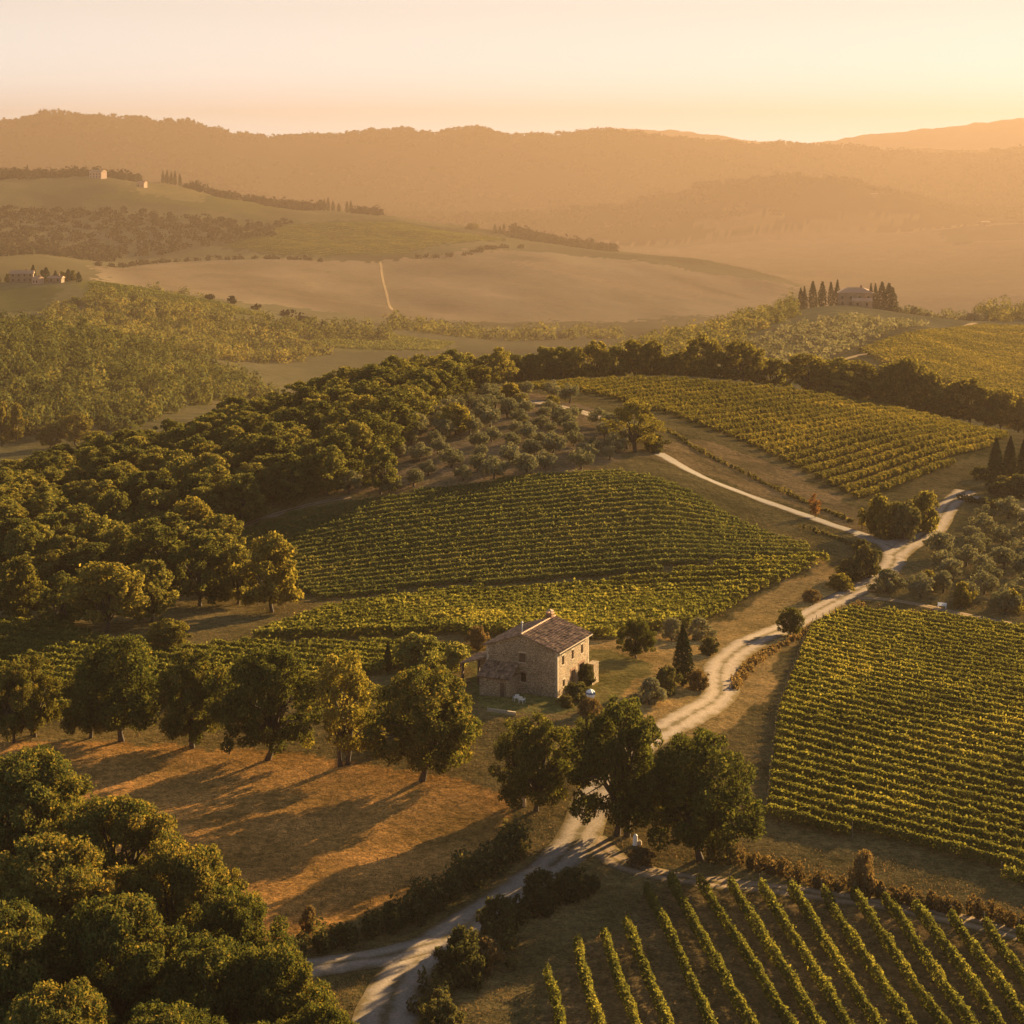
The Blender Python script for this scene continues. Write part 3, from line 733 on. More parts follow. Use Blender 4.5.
for i, (a, b) in enumerate(segs):
    vine_row(a, b, 70, 0.28, 1.5, 1.6, M_vine_hill, f'{ordinal(i + 1)} vine row of the hilltop vineyard, counted from the cypress end', 'vine rows on the hilltop', False, 500 + i)
d = P(300, 690)[:2] - P(0, 660)[:2]
segs = rows_in(VY['left'], d, 3.0)
segs.sort(key=lambda s_: s_[0][1] - s_[0][0] * d[1] / d[0])
for i, (a, b) in enumerate(segs):
    vine_row(a, b, 90, 0.22, 1.6, 1.2, M_vine_gold, f'{ordinal(i + 1)} sunlit vine row up from the meadow trees', 'vine rows behind the meadow trees', False, 600 + i)
segs = rows_in(VY['far'], (0.62, 0.78), 6.0)
segs.sort(key=lambda s_: s_[0][0] - s_[0][1] * 0.62 / 0.78, reverse=True)
for i, (a, b) in enumerate(segs):
    vine_row(a, b, 22, 0.62, 2.2, 2.8, M_vine_hill, f'{ordinal(i + 1)} hazy vine row on the slope below the villa knoll', 'far vine rows below the villa knoll', False, 700 + i)

for poly_, ym, dr, sp, seed0, lb, grp in [
        ([(285, 226), (400, 222), (508, 240), (400, 255), (280, 256), (225, 246)], 1700, (0.55, 0.83), 13, 820, 'tiny hazy vine row on the middle hill, above the ploughed field', 'far vine rows above the ploughed field'),
        ([(88, 283), (130, 287), (212, 302), (270, 317), (225, 317), (150, 303), (90, 293)], 1000, (0.75, 0.66), 9, 860, 'hazy vine row on the bright spur under the pale hill farm', 'far vine rows on the spur under the hill farm'),
        ([(300, 323), (350, 329), (400, 336), (455, 343), (438, 351), (362, 351), (312, 345)], 1150, (0.9, 0.43), 9, 890, 'hazy vine row on the pale field at the valley end of the spur', 'far vine rows at the end of the spur')]:
    sg = rows_in(PW(poly_, ym), dr, sp)
    sg = [q for q in sg if np.linalg.norm(q[1] - q[0]) > 45]
    for i, (a, b) in enumerate(sg):
        vine_row(a, b, 6, 0.85, 1.9, 3.4, M_vine_green, f'{ordinal(i + 1)} {lb}', grp, False, seed0 + i)

# ------------------------------------------------------------------ single trees
MG = 'trees along the top of the meadow'
for nm, pr, u, v, h, w, lb in [
    ('oak_tree', OAK[3], 14, 743, 84, 62, 'dark bushy tree at the meadow corner, cut by the photo edge'),
    ('oak_tree', OAKG[1], 34, 736, 82, 72, 'small golden tree between the corner tree and the tall round oak on the meadow'),
    ('oak_tree', OAK[2], 90, 738, 76, 64, 'low leafy tree tucked beside the tall round oak at the meadow'),
    ('oak_tree', OAK[0], 119, 741, 110, 112, 'tall round oak with a single thick bare trunk at the meadow'),
    ('oak_tree', OAK[1], 192, 747, 102, 82, 'twin stemmed tree next after the tall round oak along the meadow'),
    ('oak_tree', OAK[3], 268, 760, 116, 108, 'broad dark oak with low hanging branches in the middle of the meadow line'),
    ('oak_tree', OAKG[0], 344, 765, 116, 88, 'thin yellowish tree with visible branches on the meadow edge'),
    ('oak_tree', OAK[0], 425, 780, 117, 126, 'very broad dome shaped oak nearest the stone farmhouse on the meadow'),
    ('oak_tree', OAK[2], 535, 811, 101, 92, 'oak standing on the orange bank beside the road bend'),
    ('oak_tree', OAK[1], 622, 836, 142, 118, 'tall oak over the road with golden top, in front of the farmhouse'),
    ('oak_tree', OAK[0], 697, 860, 134, 132, 'broad dark oak at the head of the brown hedge by the track')]:
    plant_px(nm, pr, u, v, h, w, lb, 'tree', MG if v < 790 else 'oaks beside the road bend')
FGG = 'large trees filling the near corner'
for i, (u, v, h, w, lb) in enumerate([
    (20, 925, 178, 190, 'large oak at the top of the near clump, reaching up to the shaded meadow'),
    (112, 965, 172, 170, 'oak of the near clump with a rounded top just below the meadow shadows'),
    (178, 1010, 172, 150, 'oak of the near clump whose crown juts out towards the meadow'),
    (228, 1050, 165, 130, 'outer oak of the near clump, beside the dark meadow hedge'),
    (50, 1020, 185, 190, 'large dark oak deep inside the near clump'),
    (5, 1090, 190, 180, 'large dark oak of the near clump at the picture edge'),
    (120, 1085, 190, 190, 'large oak in the middle of the near clump'),
    (205, 1110, 175, 170, 'sunlit oak of the near clump above the lower road fork'),
    (275, 1110, 170, 140, 'golden topped oak at the road fork end of the near clump'),
    (320, 1150, 150, 110, 'smallest oak of the near clump, nearest the gravel road'),
    (60, 1170, 190, 170, 'foremost oak of the near clump with only its lit top showing'),
    (160, 1190, 190, 170, 'second foremost oak of the near clump, only its crown top showing'),
    (255, 1190, 170, 150, 'oak at the bottom frame edge of the near clump, beside the road fork')]):
    plant_px('oak_tree', BIG[i % 4], u, v, h, w, lb, 'tree', FGG)
WG = 'trees at the foot of the wooded slope'
for i, (pr, u, v, h, w, lb) in enumerate([
    (WOODG[0], 18, 622, 68, 66, 'golden topped tree at the wood edge, cut by the photo edge'),
    (WOOD[1], 62, 628, 58, 52, 'dark green tree between two golden ones at the wood edge'),
    (WOODG[1], 105, 634, 76, 88, 'wide golden lit tree behind the meadow oaks'),
    (WOOD[2], 152, 624, 66, 58, 'green tree behind the wide golden lit tree'),
    (WOODG[2], 168, 652, 34, 54, 'low rounded bush tree below the wide golden one'),
    (WOOD[3], 200, 606, 74, 66, 'dark tree between the golden tree and the lone round one'),
    (WOOD[4], 238, 604, 60, 52, 'shaded tree close behind the lone round tree'),
    (WOODG[0], 271, 612, 80, 70, 'lone round tree at the lower corner of the shaded vineyard'),
    (WOOD[0], 160, 596, 70, 70, 'tree rising above the gap between golden trees at the wood edge'),
    (WOOD[2], 215, 584, 56, 56, 'tree above the farm track end, at the wood edge')]):
    plant_px('woodland_tree', pr, u, v, h, w, lb, 'tree', WG)
for nm, pr, u, v, h, w, lb, cat in [
    ('cypress_tree', CYP[0], 683, 686, 61, 18, 'lone dark slender cypress beside the road, near the farmhouse', 'cypress'),
    ('cypress_tree', CYP[1], 388, 672, 32, 7, 'tiny thin cypress behind the meadow trees', 'cypress'),
    ('cypress_tree', CYP[1], 12, 692, 36, 12, 'short dark cypress in the left vineyard, at the photo edge', 'cypress'),
    ('cypress_tree', CYP[0], 997, 492, 54, 16, 'tallest of the three cypresses at the bend of the upper road', 'cypress'),
    ('cypress_tree', CYP[1], 1010, 482, 46, 13, 'middle one of the three cypresses at the upper road', 'cypress'),
    ('cypress_tree', CYP[0], 1025, 487, 50, 14, 'outermost of three cypresses at the upper road, cut by the frame', 'cypress'),
    ('garden_tree', OAK[3], 636, 658, 41, 39, 'round dark tree on the farmhouse lawn', 'tree'),
    ('willow_bush', WILLOW, 416, 671, 40, 52, 'pale green feathery bush beyond the meadow oaks', 'bush'),
    ('willow_bush', WILLOW, 455, 672, 32, 36, 'smaller rounded bush between the feathery bush and the farmhouse', 'bush'),
    ('garden_bush', SHRUB[2], 667, 694, 31, 29, 'round green bush touching the cypress', 'bush'),
    ('garden_bush', ROLIVE[0], 650, 704, 28, 33, 'grey green rounded bush below the cypress', 'bush'),
    ('garden_bush', ROLIVE[1], 672, 640, 24, 26, 'grey green bush behind the cypress, at the yellow vines', 'bush'),
    ('garden_bush', ROLIVE[0], 700, 640, 24, 28, 'dry greyish bush by the verge, uphill from the cypress', 'bush'),
    ('garden_bush', SHRUB[0], 709, 655, 20, 22, 'small dark bush just off the road bend', 'bush'),
    ('garden_bush', SHRUBD[0], 698, 690, 22, 26, 'brown dry bush between cypress and road', 'bush'),
    ('garden_bush', SHRUB[1], 578, 700, 20, 34, 'leafy bush against the sunlit farmhouse wall', 'bush'),
    ('garden_bush', SHRUB[2], 566, 706, 13, 20, 'low bush at the front corner of the farmhouse', 'bush'),
    ('garden_bush', SHRUBD[1], 590, 716, 20, 26, 'dark brown bush under the white parasol', 'bush'),
    ('climbing_shrub', SHRUB[0], 586, 688, 26, 20, 'green climber beside the farmhouse archway', 'bush'),
    ('garden_bush', SHRUBD[0], 478, 650, 26, 24, 'dry tall bush behind the farmhouse carport', 'bush'),
    ('roadside_tree', OAK[2], 791, 636, 31, 29, 'small round tree alone at the roadside', 'tree'),
    ('golden_tree', OAKG[0], 634, 452, 54, 62, 'golden lit spreading tree hiding the upper road', 'tree'),
    ('shrub', SHRUB[2], 655, 452, 20, 28, 'low dark shrub under the golden spreading tree', 'bush'),
    ('shrub', SHRUB[0], 868, 578, 36, 30, 'dark green bush just inside the road fork bend', 'bush'),
    ('shrub', SHRUB[1], 852, 581, 26, 28, 'green bush beside the dark bush at the road bend', 'bush'),
    ('shrub', SHRUBG[0], 840, 590, 18, 30, 'low yellowish bush along the road verge', 'bush'),
    ('shrub', SHRUBD[1], 812, 602, 14, 22, 'low orange bush at the verge, nearest the roadside tree', 'bush'),
    ('shrub', SHRUB[1], 862, 556, 20, 18, 'upright bush at the tip of the verge before the fork', 'bush'),
    ('sapling', RUST, 815, 518, 26, 14, 'reddish bare looking sapling above the upper road', 'sapling'),
    ('sapling', OAKG[1], 862, 529, 22, 11, 'small bright yellow sapling above the fork', 'sapling'),
    ('shrub', SHRUBG[1], 880, 537, 44, 38, 'tall bush with yellow top between the two roads', 'bush'),
    ('shrub', SHRUB[2], 903, 539, 42, 42, 'dark bush in the middle of the clump between two roads', 'bush'),
    ('shrub', SHRUBG[0], 925, 532, 44, 36, 'yellow topped bush inside the curve of the upper road', 'bush'),
    ('shrub', SHRUB[0], 1004, 497, 22, 40, 'dark bushes at the foot of the three cypresses', 'bush'),
    ('shrub', SHRUB[1], 982, 480, 16, 22, 'small dark bush where the upper road goes over the rise', 'bush'),
    ('shrub', SHRUB[2], 1022, 497, 26, 34, 'dense bush under the outermost cypress', 'bush'),
    ('olive_bush', ROLIVE[0], 887, 592, 24, 36, 'greyish bush at the corner where the grassy track leaves the road', 'bush'),
    ('golden_bush', SHRUBG[0], 928, 590, 22, 20, 'sunlit round bush at the near side of the right grove', 'bush'),
    ('golden_bush', SHRUBG[1], 962, 607, 27, 24, 'sunlit bush next to the white bench', 'bush'),
    ('golden_bush', SHRUBG[0], 1011, 613, 26, 26, 'sunlit bush above the dense vineyard, near the frame edge', 'bush'),
    ('roadside_bush', SHRUB[0], 462, 985, 60, 60, 'dark bush in the angle above the lower road fork', 'bush'),
    ('roadside_bush', SHRUBD[0], 478, 972, 40, 48, 'brownish bush behind the dark fork bush', 'bush'),
    ('roadside_bush', SHRUB[1], 500, 940, 50, 44, 'dark green bush with pale leaves halfway along the lower road', 'bush'),
    ('roadside_bush', SHRUB[2], 540, 912, 46, 46, 'dark bush beside the lower road, below the oak bank', 'bush'),
    ('roadside_bush', SHRUB[0], 570, 900, 36, 46, 'dark bush nearest the road junction', 'bush'),
    ('roadside_bush', SHRUB[1], 440, 1035, 40, 44, 'low green bush at the bottom edge beside the road', 'bush'),
    ('roadside_bush', SHRUBD[1], 862, 893, 46, 34, 'tall dry bush standing out of the brown hedge', 'bush'),
    ('roadside_bush', SHRUBD[0], 640, 866, 20, 32, 'dry bush at the foot of the tall road oak', 'bush'),
    ('roadside_bush', SHRUB[2], 720, 862, 28, 34, 'dark undergrowth bush between the dark oak and the hedge', 'bush'),
    ('pampas_tuft', SHRUBD[1], 308, 935, 32, 20, 'pale upright tuft at the meadow end of the dark hedge', 'plant')]:
    plant_px(nm, pr, u, v, h, w, lb, cat)

# trees in the central grove that stand out
for pr, u, v, h, w, lb in [
    (WOODG[1], 480, 398, 34, 38, 'round lit tree at the top of the central olive grove'),
    (WOODG[2], 455, 436, 34, 42, 'round lit tree in the upper half of the central olive grove'),
    (WOOD[3], 380, 494, 50, 46, 'big green tree at the lower corner of the central olive grove'),
    (WOOD[2], 440, 410, 40, 44, 'green tree at the wood edge above the olive grove'),
    (WOOD[1], 340, 478, 46, 44, 'green tree below the forest, beside the grove corner'),
    (SHRUBG[1], 510, 398, 16, 24, 'brownish low tree beside the upper road bit'),
    (SHRUB[2], 520, 410, 18, 26, 'dark low bush beside the upper road bit'),
    (SHRUBG[0], 552, 412, 18, 18, 'small lit bush standing just above the upper road bit')]:
    plant_px('grove_tree', pr, u, v, h, w, lb, 'tree', None)

# ------------------------------------------------------------------ poisson scatter
def scatter(poly, dist, seed, tries=9000, margin=None):
    rs = np.random.default_rng(seed)
    lo, hi = poly.min(0), poly.max(0)
    c = rs.uniform(lo, hi, (tries, 2))
    c = c[inside(poly, c[:, 0], c[:, 1])]
    cell, grid, out = dist, {}, []
    for p in c:
        k = (int(p[0] // cell), int(p[1] // cell))
        ok = True
        for i in (-1, 0, 1):
            for j in (-1, 0, 1):
                for q in grid.get((k[0] + i, k[1] + j), ()):
                    if (q[0] - p[0]) ** 2 + (q[1] - p[1]) ** 2 < dist * dist: ok = False
        if ok: grid.setdefault(k, []).append(p); out.append(p)
    return np.array(out)

FOREST = np.vstack([PW([(-70, 586), (-70, 540), (0, 512), (60, 490)]),
                    np.array([at(u, y)[:2] for u, y in [(0, 466), (130, 488), (260, 508), (390, 520), (440, 545)]]),
                    PW([(452, 405), (430, 415), (395, 440), (360, 480), (330, 497), (270, 512), (215, 540), (225, 585), (150, 592), (60, 600)])])
pts = scatter(FOREST, 6.0, 5)
print('forest', len(pts))
pts = pts[np.argsort(pts[:, 1])][:298]
for i, p in enumerate(pts):
    b = np.array([p[0], p[1], float(hgt(p[0], p[1])) - 0.3])
    h = rng.uniform(8.0, 11.5); w = rng.uniform(9.5, 13.5)
    pr = WOOD[i % 6] if rng.uniform() > 0.05 else WOODG[i % 3]
    far_ = p[1] > 470
    plant('woodland_tree', pr, b, h, w, 'broadleaf tree along the top of the wooded slope' if far_ else 'broadleaf tree within the dark wooded slope, below its top edge', 'tree',
          'trees along the top of the wooded slope' if far_ else 'trees within the wooded slope')

# trees behind the hilltop vineyard
for i, (u, y, h, w) in enumerate([(418, 560, 11, 11), (436, 570, 12, 11), (452, 580, 13, 11), (468, 600, 14, 12), (486, 600, 14.5, 12), (500, 595, 15, 12), (514, 605, 14, 11), (530, 610, 12, 11), (545, 612, 12.5, 11), (560, 612, 13, 11), (575, 610, 11, 10),
                                  (596, 606, 15, 11), (616, 612, 12, 12), (634, 612, 12, 12), (652, 614, 12, 12), (668, 616, 11, 11), (684, 618, 12, 12), (703, 612, 14, 12), (720, 616, 13, 12), (741, 612, 16, 13), (757, 616, 12, 12), (774, 618, 11, 12),
                                  (806, 606, 12, 14), (822, 612, 14, 14), (840, 606, 15, 14), (858, 610, 15, 14), (874, 612, 17, 14), (890, 606, 16, 14), (906, 604, 17, 15), (922, 606, 18, 15), (938, 604, 17, 14), (954, 602, 16, 14), (970, 602, 15, 14), (986, 602, 14, 13), (1002, 604, 13, 13), (1018, 606, 13, 12), (1034, 606, 13, 12)]):
    b = at(u, y) - (0, 0, 0.3)
    g = 'trees behind the crest of the hilltop vineyard'
    plant('crest_tree', (WOODG[i % 3] if i % 3 else WOOD[i % 6]) if u > 590 else WOOD[i % 5], b, h * (1.15 if u < 590 else 1.02 if u < 790 else 0.92) * rng.uniform(0.72, 1.15), w * rng.uniform(0.9, 1.3),
          f'{ordinal(i + 1)} tree along the crest behind the hilltop vineyard, counted from the forest', 'tree', g)

# olives
for poly, dist, seed, lb, g in [(GROVE, 6.3, 21, 'grey green olive tree on the shaded slope between forest and upper road', 'olive trees in the central grove'),
                                (RGROVE, 6.0, 22, 'grey green olive tree in the grove right of the road fork', 'olive trees in the grove by the road fork')]:
    pp = scatter(poly, dist, seed, 3000)
    pp = pp[~near_road(pp[:, 0], pp[:, 1] + 2.5, 4.0)]
    for i, p in enumerate(pp):
        b = np.array([p[0], p[1], float(hgt(p[0], p[1])) - 0.1])
        s_ = rng.uniform(0.75, 1.25)
        plant('olive_tree', OLIVE[i % 3], b, 4.3 * s_, 5.2 * s_, lb, 'olive tree', g)

# ------------------------------------------------------------------ hedges
def hedge(name, pix, h, w, mat, n_per, leaf, label, seed):
    rs = np.random.default_rng(seed)
    c = catmull([P(u, v)[:2] for u, v in pix], 1.0)
    n = int(len(c) * n_per); k = rs.integers(0, len(c), n)
    # clumps along the line
    nc = int(len(c) * 4); ck = rs.integers(0, len(c), nc)
    cr = rs.uniform(0.5, 1.0, nc)
    which = rs.integers(0, nc, n)
    d = rs.normal(size=(n, 3)); d /= np.linalg.norm(d, axis=1)[:, None]
    lat = rs.normal(0, 0.24, nc) * w
    dd = np.gradient(c, axis=0); dd /= np.linalg.norm(dd, axis=1)[:, None] + 1e-9
    cx = c[ck, 0] + dd[ck, 1] * lat; cy = c[ck, 1] - dd[ck, 0] * lat
    hv = h * (0.72 + 0.7 * fbm(ck / 5.0 + seed, np.full(nc, seed * 1.3), 3)) * rs.uniform(0.6, 1.1, nc)
    rad = cr[which] * w * 0.24
    x = cx[which] + d[:, 0] * rad; y = cy[which] + d[:, 1] * rad
    zc = hv[which] * 0.95
    z = hgt(x, y) + np.maximum(0.05, zc * 0.55 + d[:, 2] * (zc * 0.6) * rs.uniform(0.6, 1.05, n))
    base = np.array([c[0, 0], c[0, 1], float(hgt(c[0, 0], c[0, 1]))])
    v, f = leaves(np.stack([x, y, z], 1) - base, d, leaf, 0.65, 0.8, rs)
    o = link(name, mesh_np(name, v, f, [mat], [('lv', 'FACE', 'FLOAT', np.clip(rs.normal(0.45, 0.2, n), 0, 1))]), None, base)
    return tag(o, label, 'hedge')
hedge('hedge', [(285, 955), (340, 945), (400, 925), (440, 905), (480, 880), (520, 850)], 4.2, 3.2, M_shrub, 330, 0.2, 'dark overgrown hedge along the lower side of the meadow', 1)
hedge('hedge', [(735, 862), (790, 880), (850, 893), (920, 906), (980, 918), (1060, 936)], 2.4, 2.4, M_hedge, 420, 0.17, 'brown dry hedge between the dense vineyard and the dirt track', 2)
hedge('hedge', [(735, 690), (745, 672), (765, 655), (790, 642), (830, 620), (860, 606)], 1.0, 1.5, M_hedge, 120, 0.17, 'low scrubby brown verge hedge on the bank along the gravel road', 3)
hedge('hedge', [(668, 430), (700, 452), (760, 482), (810, 505), (850, 522)], 1.2, 1.4, M_shrub, 60, 0.26, 'low dark scrub line above the upper gravel road', 4)
hedge('hedge', [(425, 1015), (450, 992), (478, 968), (505, 940)], 3.0, 3.4, M_shrub, 300, 0.19, 'shaggy dark bushes in a line along the lower road above its fork', 7)
hedge('hedge', [(515, 925), (548, 906), (590, 888)], 2.6, 2.8, M_shrub, 300, 0.19, 'shaggy dark bushes in a line below the oak bank, across the road', 8)
hedge('hedge', [(960, 500), (985, 505), (1040, 522)], 2.0, 3.0, M_shrub, 120, 0.26, 'low dark scrub below the three cypresses', 5)
hedge('hedge', [(800, 528), (840, 540), (868, 556)], 1.1, 1.6, M_shrub, 100, 0.24, 'low scrub just below the upper road before the fork', 6)

# ------------------------------------------------------------------ far woods: masses of trees (stuff)
def wood(name, pts, h, w, per, leaf, mat, label, seed):
    rs = np.random.default_rng(seed)
    n = len(pts); k_ = fs_at(float(np.mean(pts[:, 1]))); h, w, leaf = h * k_, w * k_, leaf * k_
    hs = rs.uniform(h * 0.7, h * 1.25, n); ws = rs.uniform(w * 0.8, w * 1.25, n)
    P_, N_, L_ = [], [], []
    nc = 5
    for k in range(n):
        x, y = pts[k]; z0 = float(hgt(x, y)) - 0.14 * hs[k]
        cc = rs.normal(size=(nc, 3)) * np.array([ws[k] * 0.17, ws[k] * 0.17, hs[k] * 0.15]) + np.array([0, 0, hs[k] * 0.42])
        wh = rs.integers(0, nc, per)
        d = rs.normal(size=(per, 3)); d /= np.linalg.norm(d, axis=1)[:, None]
        p = cc[wh] + d * np.array([ws[k] * 0.34, ws[k] * 0.34, hs[k] * 0.32]) * rs.uniform(0.75, 1.05, (per, 1))
        p[:, 2] = np.maximum(p[:, 2], 0.2)
        P_.append(p + (x, y, z0)); N_.append(d); L_.append(np.clip(rs.normal(0.45, 0.13, per) + rs.normal(0, 0.16), 0, 1))
    v, f = leaves(np.vstack(P_), np.vstack(N_), leaf, 0.8, 0.28, rs)
    o = link(name, mesh_np(name, v, f, [mat], [('lv', 'FACE', 'FLOAT', np.concatenate(L_))]))
    return tag(o, label, 'wood', None, 'stuff')
WL = PW([(-90, 445), (0, 444), (130, 431), (235, 400)], 700)
WL = np.vstack([WL, [at(u, y)[:2] for u, y in [(270, 880), (235, 925), (130, 935), (0, 930), (-90, 925)]]])
wood('far_wood', scatter(WL, 6.4 * FS, 41), 9, 7.6, 300, 0.55, M_farwood, 'hazy dense wood covering the hill beyond the valley on the left', 51)
W2 = PW([(40, 318), (90, 300), (150, 305), (230, 322), (300, 345), (330, 352), (300, 362), (200, 362), (60, 350)], 1000)
wood('far_wood', scatter(W2, 8 * FS, 42), 10, 9, 220, 0.7, M_farwood, 'hazy wood on the slope below the pale hill farm', 52)
W2b = np.array([at(u, y)[:2] for u, y in [(240, 1190), (265, 1215), (300, 1245), (345, 1270), (385, 1280), (385, 1240), (330, 1200), (270, 1150)]])
wood('far_wood', scatter(W2b, 11 * FS, 43), 12, 10, 220, 0.75, M_farwood, 'hazy golden trees down the spur below the hill farm', 53)
W3 = PW([(590, 372), (620, 356), (660, 345), (700, 334), (750, 318), (790, 311), (796, 318), (760, 330), (715, 355), (690, 375), (640, 385)], 820)
wood('far_wood', scatter(W3, 8.5 * FS, 44), 9, 9, 220, 0.65, M_farwood, 'hazy wood climbing the near side of the villa knoll', 54)
W4 = np.array([at(u, y)[:2] for u, y in [(870, 1005), (910, 1000), (950, 1000), (985, 1000), (985, 1015), (940, 1030), (880, 1030)]])
wood('far_wood', scatter(W4, 7 * FS, 45), 6, 7, 150, 0.7, M_olive, 'hazy low scrub trees along the ridge beside the villa', 55)
W4b = np.array([at(u, y)[:2] for u, y in [(984, 1010), (1100, 1000), (1100, 1060), (984, 1060)]])
wood('far_wood', scatter(W4b, 9 * FS, 46), 12, 11, 220, 0.75, M_farwood, 'hazy clump of round trees on the knoll ridge at the frame edge', 56)
KO = PW([(710, 380), (742, 348), (792, 326), (860, 318), (930, 326), (850, 350), (815, 372)], 780)
wood('far_grove', scatter(KO, 6.0 * FS, 47), 3.6, 4.6, 60, 0.5, M_olive, 'hazy speckled olive grove on the face of the villa knoll', 57)
mid = np.vstack([
    scatter(np.array([at(u, y)[:2] for u, y in [(-60, 2160), (130, 2160), (140, 2230), (-60, 2260)]]), 14 * FS, 61),
    scatter(np.array([at(u, y)[:2] for u, y in [(188, 2180), (236, 2180), (236, 2210), (188, 2210)]]), 13 * FS, 62),
    scatter(np.array([at(u, y)[:2] for u, y in [(246, 2210), (322, 2210), (322, 2260), (246, 2260)]]), 13 * FS, 63),
    scatter(np.array([at(u, y)[:2] for u, y in [(264, 2170), (312, 2170), (312, 2195), (264, 2195)]]), 10 * FS, 64),
    scatter(np.array([at(u, y)[:2] for u, y in [(355, 2180), (382, 2180), (382, 2205), (355, 2205)]]), 13 * FS, 65),
    scatter(np.array([at(u, y)[:2] for u, y in [(512, 2140), (612, 2160), (618, 2230), (512, 2230)]]), 13 * FS, 66)])
wood('far_wood', mid, 11, 14, 70, 1.7, M_far, 'dark tree clumps along the crest of the wide middle hill', 58)
midslope = PW([(-60, 205), (60, 212), (150, 215), (250, 225), (270, 236), (190, 250), (130, 258), (-60, 262)], 1600)
wood('far_wood', scatter(midslope, 17 * FS, 67), 8, 15, 40, 2.0, M_far, 'hazy wood over the slope of the wide middle hill', 59)
val = np.vstack([scatter(np.array([at(u, y)[:2] for u, y in [(135, 1500), (205, 1500), (205, 1540), (135, 1540)]]), 14 * FS, 71),
                 scatter(np.array([at(u, y)[:2] for u, y in [(390, 1330), (620, 1400), (620, 1440), (390, 1420)]]), 16 * FS, 72),
                 scatter(np.array([at(u, y)[:2] for u, y in [(945, 1500), (990, 1500), (990, 1550), (945, 1550)]]), 13 * FS, 73)])
wood('far_wood', val, 13, 13, 120, 1.2, M_farwood, 'faint tree clumps standing in the misty valley floor', 60)
hl = []
for ln in ([(100, 266), (170, 262), (250, 259), (330, 262)], [(225, 245), (262, 232), (290, 222)], [(420, 258), (470, 254), (520, 248)], [(215, 300), (300, 320)]):
    c_ = catmull(PW(ln, 1450 if ln[0][0] != 215 else 1150), 14)
    hl.append(c_ + np.random.default_rng(5).normal(0, 5, c_.shape))
hl = np.vstack(hl)
wood('far_hedgerow', hl[np.random.default_rng(8).uniform(size=len(hl)) < 0.7], 5, 7, 50, 1.1, M_far, 'hazy hedgerows along the borders of the ploughed field on the middle hill', 62)
rsr = np.random.default_rng(77)
ru = rsr.uniform(-80, 1104, 2600); ry = S(rsr.uniform(4800, 6820, 2600))
rp = np.stack([(ru - 512) / F * ry, ry], 1)
dens = fbm(rp[:, 0] / 570, rp[:, 1] / 570, 3) > -0.12
rl = np.stack([(np.linspace(-80, 1104, 420) - 512) / F * 10200, np.full(420, 10200.0)], 1) + rsr.normal(size=(420, 2)) * (6, 40)
rl = rl[rsr.uniform(size=420) < 0.75]
wood('far_wood', np.vstack([rp[dens], rl]), 20, 38, 26, 6.0, M_far, 'hazy woods over the long ridge on the skyline', 61)

# lone far trees
for nm, pr, u, v, h, w, lb, ym, cat in [
    ('poplar_tree', CYP[0], 2, 446, 46, 20, 'pale golden poplar in the valley, cut by the photo edge', 690, 'tree'),
    ('valley_tree', WOODG[0], 16, 444, 42, 20, 'tall golden tree next to the poplar in the valley', 690, 'tree'),
    ('valley_tree', WOODG[1], 76, 446, 34, 40, 'pale round tree in the valley below the hazy wood', 690, 'tree'),
    ('valley_tree', WOODG[2], 50, 448, 24, 30, 'low golden tree between the poplar and the pale round tree', 690, 'tree')]:
    if nm == 'poplar_tree': pr = WOODG[2]
    plant_px(nm, pr, u, v, h, w, lb, cat, None, ym)
VG = 'cypresses around the hazy villa'
for i, (u, h, w) in enumerate([(801, 21, 5.5), (805, 22, 4), (813, 26, 7), (822, 23, 7), (831, 22, 5), (837, 24, 5), (871, 23, 4), (876, 24, 4.5), (882, 27, 8), (888, 26, 9), (893, 23, 7)]):
    b = at(u, 1000 + (i % 3) * 3); k = b[1] / F
    plant('cypress_tree', CYPF[i % 2], b - (0, 0, 1), (h + 3) * k, w * 1.25 * k, f'{ordinal(i + 1)} cypress in the hazy line around the hilltop villa', 'cypress', VG)
HG = 'cypresses along the wide middle hill'
for i, (u, h) in enumerate([(15, 11), (27, 12), (38, 10), (163, 13), (167, 14), (171, 13), (175, 15), (180, 13), (324, 12), (328, 14), (333, 11), (339, 9), (347, 12), (351, 13), (495, 10), (500, 9), (504, 12), (520, 10), (526, 10), (532, 9), (540, 9)]):
    b = at(u, 2190)
    plant('cypress_tree', CYPF[i % 2], b - (0, 0, 1), h * 1.4 * FS, 5.2 * FS, f'{ordinal(i + 1)} tiny hazy cypress along the crest of the middle hill', 'cypress', HG)
FG2 = 'trees around the pale hill farm'
for i, (u, h, w, k) in enumerate([(-4, 9, 10, 1), (8, 10, 9, 1), (33, 17, 6, 0), (42, 13, 7, 0), (46, 15, 8, 0), (55, 11, 5, 0), (62, 12, 9, 1), (68, 13, 8, 0), (73, 12, 9, 1), (79, 11, 6, 0), (58, 6, 8, 1), (24, 6, 8, 1)]):
    b = at(u, 1250 + (i % 3) * 4); kk = b[1] / F
    plant('farm_cypress' if k == 0 else 'farm_tree', CYPF[i % 2] if k == 0 else WOOD[i % 5], b - (0, 0, 0.8), h * kk, w * kk, f'{ordinal(i + 1)} hazy {"dark cypress" if k == 0 else "round tree"} beside the pale hill farm', 'tree', FG2)
plant('umbrella_pine', WOOD[0], at(472, 2190), 11 * FS, 22 * FS, 'lone rounded pine on the crest of the middle hill', 'tree')

